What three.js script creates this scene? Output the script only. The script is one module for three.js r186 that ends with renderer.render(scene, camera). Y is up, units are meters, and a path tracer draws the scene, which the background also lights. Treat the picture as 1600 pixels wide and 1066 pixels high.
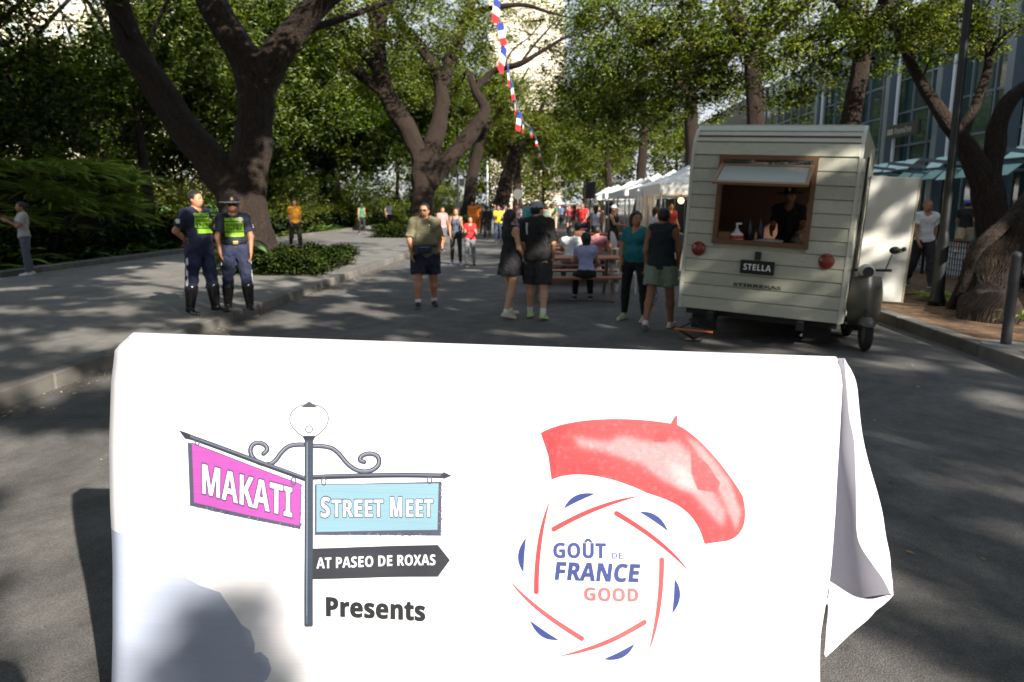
import * as THREE from 'three';
import { mergeGeometries } from 'three/addons/utils/BufferGeometryUtils.js';
import { RoundedBoxGeometry } from 'three/addons/geometries/RoundedBoxGeometry.js';
import { createNoise3D } from 'simplex-noise';

// ---------- camera, sky, sun, exposure ----------
const scene = new THREE.Scene();
const FOC = 1150, EYE = 1.72, SKY = 0.4;                     // focal length in photo pixels (1600 wide), eye height
const camera = new THREE.PerspectiveCamera(2 * Math.atan(533 / FOC) * 180 / Math.PI, 1600 / 1066, 0.05, 3000);
camera.position.set(0, EYE, 0);
camera.rotation.order = 'YXZ';
camera.rotation.set(-Math.atan(215 / FOC), 3.0 * Math.PI / 180, 0);
camera.focus = 2.35; camera.userData.fStop = 4.2;
camera.updateMatrixWorld(true);
const dirOf = (u, v) => new THREE.Vector3((u - 800) / FOC, -(v - 533) / FOC, -1).applyQuaternion(camera.quaternion);
const toSun = dirOf(35, 1030).normalize().negate();  // the head shadow on the asphalt gives the sun's direction
// hazy tropical sky: white near the horizon, pale blue overhead, a soft glow round the sun
const skyW = 512, skyH = 256, skyData = new Float32Array(skyW * skyH * 4), cloudNoise = createNoise3D(() => 0.37);
for (let j = 0; j < skyH; j++) for (let i = 0; i < skyW; i++) {
  const up = ((j + 0.5) / skyH - 0.5) * Math.PI, az = ((i + 0.5) / skyW - 0.5) * 2 * Math.PI, d = new THREE.Vector3(Math.cos(az) * Math.cos(up), Math.sin(up), Math.sin(az) * Math.cos(up)), h = Math.pow(Math.max(0, d.y), 0.6), glow = 0.35 * Math.exp(-Math.pow(d.angleTo(toSun) / 0.4, 2));
  const cl = Math.max(0, Math.min(1, 0.5 + 0.9 * (cloudNoise(d.x * 2.2, d.y * 5, d.z * 2.2) + 0.5 * cloudNoise(d.x * 6, d.y * 13, d.z * 6)))) * 0.6, k = (j * skyW + i) * 4;
  skyData[k] = SKY * ((1 - h) * 0.95 + h * (0.45 + 0.45 * cl) + glow); skyData[k + 1] = SKY * ((1 - h) * 0.96 + h * (0.64 + 0.3 * cl) + glow * 0.95); skyData[k + 2] = SKY * ((1 - h) * 0.94 + h * (0.95 + 0.05 * cl) + glow * 0.85); skyData[k + 3] = 1;
}
const skyTex = new THREE.DataTexture(skyData, skyW, skyH, THREE.RGBAFormat, THREE.FloatType); skyTex.mapping = THREE.EquirectangularReflectionMapping; skyTex.magFilter = THREE.LinearFilter; skyTex.needsUpdate = true;
scene.background = skyTex; scene.environment = skyTex;
const sun = new THREE.DirectionalLight(0xfff6ea, 4.7);
sun.name = 'sun'; sun.position.copy(toSun).multiplyScalar(80); scene.add(sun, sun.target);
sun.castShadow = true; sun.shadow.radius = 1; sun.shadow.mapSize.set(4096, 4096);
Object.assign(sun.shadow.camera, { left: -60, right: 60, top: 60, bottom: -60, near: 1, far: 260 });
const renderer = new THREE.WebGLRenderer({ antialias: true });
renderer.setSize(1024, 682);
renderer.shadowMap.enabled = true;
renderer.toneMapping = THREE.LinearToneMapping;
renderer.toneMappingExposure = 2.55;

// ---------- helpers ----------
let seedState = 12345;
const rnd = () => { seedState = (seedState + 0x6d2b79f5) | 0; let t = Math.imul(seedState ^ (seedState >>> 15), 1 | seedState); t = (t + Math.imul(t ^ (t >>> 7), 61 | t)) ^ t; return ((t ^ (t >>> 14)) >>> 0) / 4294967296; };
const rr = (a, b) => a + (b - a) * rnd();
const n3 = createNoise3D(rnd);
const V = (x, y, z) => new THREE.Vector3(x, y, z);
const lerp = THREE.MathUtils.lerp, clamp = THREE.MathUtils.clamp, D2R = Math.PI / 180;
const G = (u, v, h = 0) => { const d = dirOf(u, v), t = (h - EYE) / d.y; return V(d.x * t, h, d.z * t); };      // photo pixel to a point on the ground
const P = (u, v, d) => { const k = dirOf(u, v).multiplyScalar(d); k.y += EYE; return k; };                      // photo pixel to a point at a distance
const used = new Map();
const numbered = (n) => { const k = used.get(n) ?? 0; used.set(n, k + 1); return k ? n + '_' + String(k).padStart(3, '0') : n; };
function tag(o, label, category, group) { o.userData.label = label; o.userData.category = category; if (group) o.userData.group = group; return o; }
function thing(name, label, category, x = 0, y = 0, z = 0, turn = 0, group) {
  const o = new THREE.Group(); o.name = numbered(name); o.position.set(x, y, z); o.rotation.y = turn; scene.add(o);
  return tag(o, label, category, group);
}
function mesh(name, geo, mat, parent, kind) { const m = new THREE.Mesh(geo, mat); m.name = name; m.castShadow = m.receiveShadow = true; if (kind) m.userData.kind = kind; (parent ?? scene).add(m); return m; }
function struct(name, geo, mat) { return mesh(numbered(name), geo, mat, scene, 'structure'); }
function copyOf(o, base, label, group) { const c = o.clone(); c.name = numbered(base); c.userData = { ...o.userData }; if (label) c.userData.label = label; if (group) c.userData.group = group; scene.add(c); return c; }
const lin = (r, g, b) => new THREE.Color().setRGB(r, g, b);
const M = (c, rough = 0.8, extra = {}) => new THREE.MeshStandardMaterial({ color: Array.isArray(c) ? lin(...c) : c, roughness: rough, side: THREE.DoubleSide, ...extra });
const box = (w, h, d, x = 0, y = 0, z = 0) => new THREE.BoxGeometry(w, h, d).translate(x, y, z);
const rbox = (w, h, d, r = 0.01, x = 0, y = 0, z = 0) => new RoundedBoxGeometry(w, h, d, 2, r).translate(x, y, z);
const cyl = (r1, r2, h, x = 0, y = 0, z = 0, n = 16) => new THREE.CylinderGeometry(r1, r2, h, n).translate(x, y, z);
const bar = (a, b, r, n = 8, r2 = r) => { const d = b.clone().sub(a), L = d.length(); return new THREE.CylinderGeometry(r2, r, L, n).applyQuaternion(new THREE.Quaternion().setFromUnitVectors(V(0, 1, 0), d.normalize())).translate((a.x + b.x) / 2, (a.y + b.y) / 2, (a.z + b.z) / 2); };
const beam = (a, b, w, h) => { const d = b.clone().sub(a), L = d.length(), m = new THREE.Matrix4().lookAt(b, a, Math.abs(d.y) > 0.99 * L ? V(0, 0, 1) : V(0, 1, 0)); return new THREE.BoxGeometry(w, h, L).applyMatrix4(m).translate((a.x + b.x) / 2, (a.y + b.y) / 2, (a.z + b.z) / 2); };
const plain = (g) => { const q = g.index ? g.toNonIndexed() : g; for (const k of Object.keys(q.attributes)) if (!['position', 'normal', 'uv'].includes(k)) q.deleteAttribute(k); if (!q.attributes.uv) q.setAttribute('uv', new THREE.BufferAttribute(new Float32Array(q.attributes.position.count * 2), 2)); return q; };
const join = (list) => mergeGeometries(list.map(plain));
function dataTex(n, fn, repeat, srgb = true) {
  const d = new Uint8Array(n * n * 4);
  for (let y = 0; y < n; y++) for (let x = 0; x < n; x++) { const c = fn(x / n, y / n, x, y), i = (y * n + x) * 4; d[i] = clamp(c[0], 0, 255); d[i + 1] = clamp(c[1], 0, 255); d[i + 2] = clamp(c[2], 0, 255); d[i + 3] = 255; }
  const t = new THREE.DataTexture(d, n, n); t.wrapS = t.wrapT = THREE.RepeatWrapping; t.magFilter = THREE.LinearFilter; t.minFilter = THREE.LinearMipmapLinearFilter; t.generateMipmaps = true;
  if (srgb) t.colorSpace = THREE.SRGBColorSpace; t.repeat.set(repeat, repeat); t.needsUpdate = true; return t;
}
// noise that tiles over the unit square
const tn = (x, y, f, s = 0) => { const a = x * 2 * Math.PI, b = y * 2 * Math.PI, k = f / 6.283; return 0.5 * (n3(Math.cos(a) * k + s, Math.sin(a) * k, Math.cos(b) * k) + n3(Math.sin(b) * k + s + 9, Math.cos(a) * k + 5, Math.sin(a) * k + Math.cos(b) * k)); };
function sheet(x0, x1, z0, z1, y, step, shade) {          // a horizontal sheet with uv in metres and mottled vertex colours
  const nx = Math.max(1, Math.round((x1 - x0) / step)), nz = Math.max(1, Math.round((z1 - z0) / step)), g = new THREE.PlaneGeometry(x1 - x0, z1 - z0, nx, nz).rotateX(-Math.PI / 2).translate((x0 + x1) / 2, y, (z0 + z1) / 2);
  const p = g.attributes.position, uv = g.attributes.uv, col = new Float32Array(p.count * 3);
  for (let i = 0; i < p.count; i++) { const x = p.getX(i), z = p.getZ(i); uv.setXY(i, x, z); const c = shade ? shade(x, z) : [1, 1, 1]; col.set(c, i * 3); }
  g.setAttribute('color', new THREE.BufferAttribute(col, 3)); return g;
}
// a tapering tube through [Vector3, radius] stations
function limbGeo(st, rad = 12, sub = 6, rough = 0.06) {
  const c = new THREE.CatmullRomCurve3(st.map((s) => s[0])), N = (st.length - 1) * sub, fr = c.computeFrenetFrames(N), pos = [], uv = [], idx = [];
  let len = 0, prev = null;
  for (let i = 0; i <= N; i++) {
    const q = i / N, p = c.getPoint(q), f = q * (st.length - 1), k = Math.min(st.length - 2, Math.floor(f)), r = lerp(st[k][1], st[k + 1][1], f - k);
    if (prev) len += p.distanceTo(prev); prev = p;
    const T = c.getTangent(q), B = V(0, 0, 1).addScaledVector(T, -T.z).normalize(), Nn = B.clone().cross(T);
    for (let j = 0; j <= rad; j++) {
      const a = (j % rad) / rad * 2 * Math.PI, dir = Nn.clone().multiplyScalar(Math.cos(a)).addScaledVector(B, Math.sin(a));
      const e = r * (1 + rough * (n3(p.x * 0.9 + dir.x * 1.6, p.y * 0.6 + dir.y * 1.6, p.z * 0.9 + dir.z * 1.6) * 1.6 + n3(dir.x * 4 + p.x, p.y * 1.5, dir.z * 4) * 0.9));
      pos.push(p.x + dir.x * e, p.y + dir.y * e, p.z + dir.z * e); uv.push(j / rad * 6.283 * Math.max(0.15, st[0][1]), len);
    }
  }
  for (let i = 0; i < N; i++) for (let j = 0; j < rad; j++) { const a = i * (rad + 1) + j, b = a + rad + 1; idx.push(a, b, a + 1, b, b + 1, a + 1); }
  const g = new THREE.BufferGeometry(); g.setAttribute('position', new THREE.Float32BufferAttribute(pos, 3)); g.setAttribute('uv', new THREE.Float32BufferAttribute(uv, 2)); g.setIndex(idx); g.computeVertexNormals(); return g;
}
// a surface through rows of points (all rows equally long), smooth in both directions
function loft(rows, nu, nv, bumps) {
  const curves = [], pos = [], uv = [], idx = [];
  for (const r of rows) curves.push(new THREE.CatmullRomCurve3(r, false, 'centripetal'));
  for (let j = 0; j <= nv; j++) {
    for (let i = 0; i <= nu; i++) {
      const col = new THREE.CatmullRomCurve3(curves.map((c) => c.getPoint(i / nu)), false, 'centripetal'), p = col.getPoint(j / nv);
      if (bumps) p.add(bumps(i / nu, j / nv, p)); pos.push(p.x, p.y, p.z); uv.push(i / nu, 1 - j / nv);
    }
  }
  for (let j = 0; j < nv; j++) for (let i = 0; i < nu; i++) { const a = j * (nu + 1) + i, b = a + nu + 1; idx.push(a, b, a + 1, b, b + 1, a + 1); }
  const g = new THREE.BufferGeometry(); g.setAttribute('position', new THREE.Float32BufferAttribute(pos, 3)); g.setAttribute('uv', new THREE.Float32BufferAttribute(uv, 2)); g.setIndex(idx); g.computeVertexNormals(); return g;
}
function canvasTex(w, h, draw) { const c = document.createElement('canvas'); c.width = w; c.height = h; draw(c.getContext('2d'), w, h); const t = new THREE.CanvasTexture(c); t.colorSpace = THREE.SRGBColorSpace; t.anisotropy = 8; return t; }

// ---------- surface materials ----------
const asphaltTex = dataTex(1024, (x, y) => { const g = 150 + 26 * tn(x, y, 7) + 14 * tn(x, y, 30, 4) + (rnd() - 0.5) * 60 + (rnd() > 0.992 ? 80 : 0) - (rnd() > 0.985 ? 60 : 0); return [g * 1.01, g, g * 0.985]; }, 1 / 3.1);
const asphaltBump = dataTex(512, (x, y) => { const g = 128 + (rnd() - 0.5) * 150 + 30 * tn(x, y, 60); return [g, g, g]; }, 1 / 1.3, false);
const concreteTex = dataTex(1024, (x, y) => { const g = 172 + 18 * tn(x, y, 5, 2) + 16 * tn(x, y, 22, 7) + (rnd() - 0.5) * 30 - (rnd() > 0.996 ? 50 : 0); return [g, g * 0.99, g * 0.965]; }, 1 / 4.3);
const soilTex = dataTex(1024, (x, y) => { const g = 130 + 45 * tn(x, y, 14, 3) + 35 * tn(x, y, 60, 1) + (rnd() - 0.5) * 70; return [g * 1.1, g * 0.9, g * 0.68]; }, 1 / 2.3);
const barkTex = dataTex(512, (x, y) => { const f = tn(x, y, 9, 1), r = Math.abs(tn(x * 1, y, 26, 3)), g = 150 + 40 * f + 80 * (r - 0.25) + (rnd() - 0.5) * 40; return [g * 1.06, g * 0.93, g * 0.79]; }, 1);
barkTex.repeat.set(0.9, 0.45);
const barkBump = dataTex(512, (x, y) => { const g = 70 + 420 * Math.abs(tn(x, y, 20, 3)) + 60 * tn(x, y, 50, 8); return [g, g, g]; }, 1, false);
barkBump.repeat.set(0.9, 0.4);
const mats = {
  asphalt: M([0.33, 0.325, 0.315], 0.9, { map: asphaltTex, bumpMap: asphaltBump, bumpScale: 0.004, vertexColors: true }),
  concrete: M([0.36, 0.355, 0.34], 0.88, { map: concreteTex, vertexColors: true }),
  kerb: M([0.36, 0.35, 0.33], 0.9, { map: concreteTex }),
  soil: M([0.42, 0.36, 0.3], 1, { map: soilTex, vertexColors: true }),
  bark: M([0.07, 0.052, 0.04], 0.95, { map: barkTex, bumpMap: barkBump, bumpScale: 0.045 }),
  black: M([0.012, 0.012, 0.013], 0.5), rubber: M([0.015, 0.015, 0.016], 0.85), steel: M([0.42, 0.43, 0.44], 0.38, { metalness: 0.8 }),
  darkMetal: M([0.02, 0.022, 0.024], 0.42, { metalness: 0.3 }), white: M([0.78, 0.78, 0.77], 0.6), wood: M([0.3, 0.17, 0.09], 0.6), glass: new THREE.MeshPhysicalMaterial({ color: 0xffffff, roughness: 0.03, transmission: 1, thickness: 0, side: THREE.DoubleSide }),
};
// ---------- ground, road, pavements ----------
const KL = -4.65, KR = 4.87, BED = -12.0, WALK = 0.14;
const mott = (s, a) => (x, z) => { const k = 1 + a * (0.6 * n3(x * 0.23, s, z * 0.16) + 0.4 * n3(x * 0.9, s + 5, z * 0.7)); return [k, k, k * (1 - 0.02 * n3(x * 0.2, s, z * 0.2))]; };
struct('ground', sheet(-900, 900, -1400, 500, -0.06, 100), M([0.07, 0.08, 0.05], 1));
struct('road', sheet(KL, KR, -230, 45, 0, 0.75, mott(1, 0.32)), mats.asphalt);
struct('pavement', sheet(BED + 0.12, KL - 0.2, -230, 45, WALK, 0.8, mott(3, 0.16)), mats.concrete);
struct('garden_soil', sheet(-60, BED - 0.13, -230, 45, WALK - 0.02, 1.5, mott(5, 0.3)), mats.soil);
struct('verge_soil', sheet(KR + 0.2, 8.9, -230, 45, WALK - 0.02, 0.8, mott(7, 0.3)), mats.soil);
struct('forecourt', sheet(8.9, 40, -230, 45, WALK - 0.03, 2, mott(9, 0.12)), M([0.5, 0.49, 0.46], 0.85, { map: concreteTex, vertexColors: true }));
function kerbRow(name, xc, w, y0, y1, len, gap) {
  const kerb = new THREE.Group(); kerb.name = name; kerb.userData.kind = 'structure'; scene.add(kerb);
  const variants = [0, 1, 2].map((i) => { const g = new RoundedBoxGeometry(w, y1 - y0, len - gap, 2, 0.018); const uv = g.attributes.uv, p = g.attributes.position; for (let k = 0; k < p.count; k++) uv.setXY(k, p.getZ(k) + i * 1.7, p.getY(k) + p.getX(k)); return g; });
  const tones = [[0.32, 0.31, 0.29], [0.37, 0.355, 0.335], [0.28, 0.27, 0.258]].map((c) => M(c, 0.9, { map: concreteTex }));
  const far = [];
  for (let i = 0; i < 190; i++) {
    const z = 20 - i * len, k = Math.floor(rnd() * 3);
    const px = xc + (rnd() - 0.5) * 0.014, py = (y0 + y1) / 2 + (rnd() - 0.5) * 0.01;
    if (z > -60) { const m = mesh('kerb_stone' + (i ? '_' + String(i).padStart(3, '0') : ''), variants[k], tones[k], kerb); m.position.set(px, py, z); m.rotation.y = (rnd() - 0.5) * 0.008; }
    else far.push(variants[k].clone().translate(px, py, z));
  }
  mesh('distant_kerb_stones', join(far), tones[0], kerb, 'stuff');
}
kerbRow('kerb_plaza', KL - 0.1, 0.2, -0.1, WALK + 0.012, 1.0, 0.012);
kerbRow('kerb_verge', KR + 0.1, 0.2, -0.1, WALK + 0.012, 1.0, 0.012);
kerbRow('kerb_garden', BED, 0.24, 0, WALK + 0.13, 1.2, 0.014);

// fallen leaves and grit in the gutters and on the verge
function scatter(name, label, cat, geo, mat, n, place, tint) {
  const m = new THREE.InstancedMesh(geo, mat, n), o = new THREE.Object3D(), c = new THREE.Color(); let k = 0;
  for (let i = 0; i < n; i++) { if (!place(o, i)) continue; o.updateMatrix(); m.setMatrixAt(k, o.matrix); if (tint) { m.setColorAt(k, tint(c, o)); } k++; }
  m.count = k; m.name = numbered(name); m.userData.kind = 'stuff'; m.castShadow = m.receiveShadow = true; if (label) tag(m, label, cat); return m;
}
const litterLeaf = (() => { const s = new THREE.Shape(); s.moveTo(0, -0.5); s.quadraticCurveTo(0.36, 0, 0, 0.5); s.quadraticCurveTo(-0.3, 0, 0, -0.5); const g = new THREE.ShapeGeometry(s, 3).rotateX(-Math.PI / 2), p = g.attributes.position; for (let i = 0; i < p.count; i++) p.setY(i, Math.abs(p.getX(i)) * 0.5 + p.getZ(i) * p.getZ(i) * 0.3); g.computeVertexNormals(); return g; })();
const litterMat = M([1, 1, 1], 0.9);
const litterTint = (c) => { const k = rnd(); return k < 0.45 ? c.setRGB(0.2, 0.11, 0.05) : k < 0.8 ? c.setRGB(0.33, 0.22, 0.09) : c.setRGB(0.42, 0.36, 0.16); };
scene.add(scatter('fallen_leaves', 'dry brown leaves fallen along the kerbs and over the soil verge', 'leaves', litterLeaf, litterMat, 7000, (o, i) => {
  const k = rnd(); let x, y, z = 2 - 45 * Math.pow(rnd(), 1.3);
  if (k < 0.35) { x = KL + 0.02 + Math.abs(rnd() + rnd() - 1) * 0.5; y = 0.004; } else if (k < 0.42) { x = rr(KL, KR); y = 0.004; } else if (k < 0.9) { x = rr(KR + 0.25, 8.6); y = WALK - 0.015; } else { x = rr(BED, KL - 0.25); y = WALK + 0.004; }
  o.position.set(x, y, z); o.rotation.set(rr(-0.3, 0.3), rr(0, 6.28), rr(-0.3, 0.3)); o.scale.setScalar(rr(0.02, 0.055)); return true;
}, litterTint));
// ---------- leaves, trees ----------
function leafClump(n, R, L, W, flat, seed) {
  seedState = seed; const pos = [], nor = [], idx = [], uv = [], q = new THREE.Quaternion(), e = new THREE.Euler(), a = V(), u = V(), w = V(), c = V();
  for (let i = 0; i < n; i++) {
    const r = R * Math.cbrt(rnd()), th = rr(0, 6.283), ph = Math.acos(rr(-1, 1)); c.set(r * Math.sin(ph) * Math.cos(th), r * Math.cos(ph) * flat, r * Math.sin(ph) * Math.sin(th));
    q.setFromEuler(e.set(rr(-0.9, 0.9), rr(0, 6.283), rr(-0.9, 0.9))); u.set(0, 0, 1).applyQuaternion(q); w.set(1, 0, 0).applyQuaternion(q); a.set(0, 1, 0).applyQuaternion(q);
    const l = L * rr(0.7, 1.25), k = pos.length / 3, wd = W * rr(0.7, 1.2);
    for (const [s, t, d] of [[-0.5, 0, 0], [0.05, 0.5, 0.1], [0.5, 0, -0.12], [0.05, -0.5, 0.1]]) { pos.push(c.x + u.x * s * l + w.x * t * wd + a.x * d * l, c.y + u.y * s * l + w.y * t * wd + a.y * d * l, c.z + u.z * s * l + w.z * t * wd + a.z * d * l); nor.push(a.x, a.y, a.z); uv.push(s + 0.5, t + 0.5); }
    idx.push(k, k + 1, k + 2, k, k + 2, k + 3);
  }
  const g = new THREE.BufferGeometry(); g.setAttribute('position', new THREE.Float32BufferAttribute(pos, 3)); g.setAttribute('normal', new THREE.Float32BufferAttribute(nor, 3)); g.setAttribute('uv', new THREE.Float32BufferAttribute(uv, 2)); g.setIndex(idx); return g;
}
const clumps = [leafClump(46, 0.42, 0.13, 0.07, 0.5, 11), leafClump(46, 0.42, 0.13, 0.07, 0.5, 12), leafClump(40, 0.42, 0.15, 0.09, 0.8, 13), leafClump(13, 0.5, 0.36, 0.25, 0.5, 14)];
seedState = 777;
const leafMat = (r, g, b, tr = 0) => !tr ? M([r, g, b], 0.9) : new THREE.MeshPhysicalMaterial({ color: lin(r, g, b), roughness: 0.96, specularIntensity: 0.3, transmission: tr, thickness: 0, side: THREE.DoubleSide });
const LEAF = { rain: leafMat(0.35, 0.47, 0.035, 0.52), garden: leafMat(0.25, 0.39, 0.035, 0.5), coarse: leafMat(0.35, 0.47, 0.035) };   // street trees, garden trees, unseen trees coarsened for crisp dapples
// gap cut through the unseen crowns along the sun's rays to light the banner
const onBanner = (p) => { const t = (p.z + 2.2) / toSun.z; return [p.x - t * toSun.x, p.y - t * toSun.y, t]; };
const spray = (p) => { const [x, y, t] = onBanner(p); return t > 8 && Math.hypot((x + 1.12) / 0.15, (y - 0.14) / 0.22) < 1; };   // leaves kept in the gap to shade the banner's lower corner
const inGap = (p) => { const [x, y, t] = onBanner(p); if (t < 2 || spray(p)) return false; return y > -0.6 && y < 2.2 && x > -2.0 && x < 1.95; };
const inView = (p, m = 0) => { const q = p.clone().applyMatrix4(camera.matrixWorldInverse); return q.z < 0 && Math.abs(q.x) < -q.z * (0.72 + m) && q.y < -q.z * (0.48 + m) && q.y > q.z * 0.5; };
// unseen crowns opened along the sun's rays, sized by ground zone to shape dapples
const fineDapple = (x, z) => x > 1.6 && z < -7.5 && z > -15;
const sunGap = (p) => {
  if (inGap(p)) return true;
  if (spray(p)) return false;
  const x = p.x - p.y * toSun.x / toSun.y, z = p.z - p.y * toSun.z / toSun.y, open = x < -11 ? 0.95 : x < -2 && z > -14 ? 0.2 : x > 1.6 && z > -7.5 ? 0.55 : x > 1.6 && z > -14 ? 0.02 : 0.3;
  if (fineDapple(x, z)) return n3(x * 2.3, 3, z * 1.7) + 0.4 * n3(x * 0.7, 5, z * 0.5) > 0.12;
  return n3(x * 0.85, 3, z * 0.6) + 0.6 * n3(x * 1.8, 8, z * 1.3) > open;
};
// blobs: [centre, rx, ry, rz, count, clump size]
function crownOf(parent, blobs, mat, hole = 0.0, variant = 0, freq = 1, gappy = false) {
  const thin = mat === LEAF.rain || mat === LEAF.garden ? 0.36 : 1;
  let n = 0; for (const b of blobs) n += b[4];
  const m = new THREE.InstancedMesh(clumps[variant], mat, n), o = new THREE.Object3D(), c = new THREE.Color(); let k = 0;
  for (const [ce, rx, ry, rz, cnt, size] of blobs) for (let i = 0; i < cnt * thin; i++) {
    const r = Math.pow(rnd(), 0.42), th = rr(0, 6.283), y = rr(-1, 1), s = Math.sqrt(1 - y * y);
    o.position.set(ce.x + rx * r * s * Math.cos(th), ce.y + ry * r * y, ce.z + rz * r * s * Math.sin(th));
    const nz = n3(o.position.x * 0.42 * freq, o.position.y * 0.7, o.position.z * 0.42 * freq) + 0.5 * n3(o.position.x * 1.1, o.position.y * 1.4 + 20, o.position.z * 1.1);
    if (gappy ? sunGap(o.position) : nz < hole || inGap(o.position)) continue;
    o.rotation.set(rr(-0.5, 0.5), rr(0, 6.283), rr(-0.5, 0.5)); o.scale.setScalar(size * rr(0.7, 1.35) * (gappy && fineDapple(o.position.x - o.position.y * toSun.x / toSun.y, o.position.z - o.position.y * toSun.z / toSun.y) ? 0.66 : 1)); o.updateMatrix(); m.setMatrixAt(k, o.matrix);
    const v = rr(0.75, 1.25), w = rr(0.85, 1.2); m.setColorAt(k, c.setRGB(v * w, v, v * rr(0.7, 1.1))); k++;
  }
  m.count = k; m.name = 'crown'; m.userData.kind = 'stuff'; m.castShadow = m.receiveShadow = true; parent.add(m); return m;
}
function twigs(parent, limbs, blobs, per, r0) {
  const list = [], ends = [];
  for (const l of limbs) for (let i = Math.floor(l.length / 2); i < l.length; i++) ends.push(l[i][0]);
  for (const [c, rx, ry, rz] of blobs) for (let i = 0; i < per; i++) {
    const th = rr(0, 6.283), tip = V(c.x + rx * 0.8 * Math.cos(th) * Math.sqrt(rnd()), c.y + ry * rr(-0.4, 0.6), c.z + rz * 0.8 * Math.sin(th) * Math.sqrt(rnd()));
    let best = ends[0]; for (const e of ends) if (e.distanceTo(tip) < best.distanceTo(tip)) best = e;
    const d = best.distanceTo(tip); if (d > 9) continue;
    const mid = best.clone().lerp(tip, 0.5).add(V(rr(-0.1, 0.1) * d, rr(0, 0.12) * d, rr(-0.1, 0.1) * d)), q = best.clone().lerp(mid, 0.5).add(V(rr(-0.05, 0.05) * d, rr(-0.05, 0.08) * d, rr(-0.05, 0.05) * d));
    let hit = false; for (let k = 0; k <= 8; k++) if (inGap(best.clone().lerp(q, k / 8)) || inGap(q.clone().lerp(mid, k / 8)) || inGap(mid.clone().lerp(tip, k / 8))) hit = true;
    if (hit) continue;
    list.push(limbGeo([[best, r0], [q, r0 * 0.75], [mid, r0 * 0.5], [tip, r0 * 0.15]], 5, 3, 0.02));
  }
  if (list.length) mesh('branches', join(list), mats.bark, parent, 'stuff');
}
function tree(name, label, group, limbs, blobs, mat, opt = {}) {
  const base = limbs[0][0][0], t = thing(name, label, 'tree', base.x, base.y, base.z, 0, group), off = V(-base.x, -base.y, -base.z);
  const inner = (o) => { for (const c of o.children) c.position.add(off); };
  limbs.forEach((l, i) => mesh(i ? 'limb' : 'trunk', limbGeo(l, opt.rad ?? (i ? 10 : 16), 6, i ? 0.07 : 0.1), mats.bark, t));
  if (blobs.length) { twigs(t, limbs, blobs, opt.per ?? 4, opt.twig ?? 0.07); crownOf(t, blobs, mat, opt.hole ?? 0, opt.variant ?? 0, opt.freq ?? 1, opt.gappy); }
  inner(t); return t;
}
const stations = (d, list) => list.map(([u, v, r, dd = 0]) => [P(u, v, d + dd), r]);
const blob = (u, v, d, rx, ry, rz, n, s) => [P(u, v, d), rx, ry, rz, n, s];
const B = (x, y, z, rx, ry, rz, n, s) => [V(x, y, z), rx, ry, rz, n, s];

// the massive forked tree in the pavement beside the officers
{
  const g0 = G(402, 424, WALK - 0.1), d = 18.3;
  const L = [
    [[g0, 0.85], [P(394, 392, d), 0.64], [P(384, 340, d), 0.58], [P(374, 300, d), 0.58], [P(368, 270, d), 0.52]],
    stations(d, [[368, 300, 0.5], [338, 262, 0.44], [290, 203, 0.4], [245, 135, 0.36], [206, 72, 0.33], [180, 0, 0.31], [150, -100, 0.27, -0.5], [90, -230, 0.2, -1.5], [20, -330, 0.1, -2]]),
    stations(d, [[380, 300, 0.55], [392, 245, 0.5], [397, 190, 0.46], [396, 135, 0.46], [372, 75, 0.4], [330, 5, 0.36], [300, -90, 0.3, 0.6], [330, -250, 0.2, 1.5], [360, -350, 0.1, 2]]),
    stations(d, [[398, 150, 0.4], [425, 95, 0.4], [462, 45, 0.34], [505, 0, 0.27, -0.4], [590, -70, 0.22, -1.2], [720, -160, 0.16, -2], [860, -220, 0.08, -3]]),
    stations(d, [[450, 58, 0.16], [500, 40, 0.1, 0.5], [560, 20, 0.08, 1], [640, -10, 0.05, 1.6]]),
  ];
  tree('rain_tree', 'massive forked tree behind the two officers, its base ringed by a clipped hedge', 'street trees', L,
    [blob(120, -190, 17, 4.2, 1.6, 3.6, 900, 1.1), blob(330, -260, 19, 4.5, 1.7, 4, 900, 1.1), blob(640, -230, 16, 4.5, 1.5, 4, 800, 1.1), blob(860, -250, 14, 3.6, 1.3, 3.4, 600, 1.05), blob(30, -60, 15.5, 2.6, 1.2, 2.6, 420, 0.9)], LEAF.rain, { hole: -0.25 });
}
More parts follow.
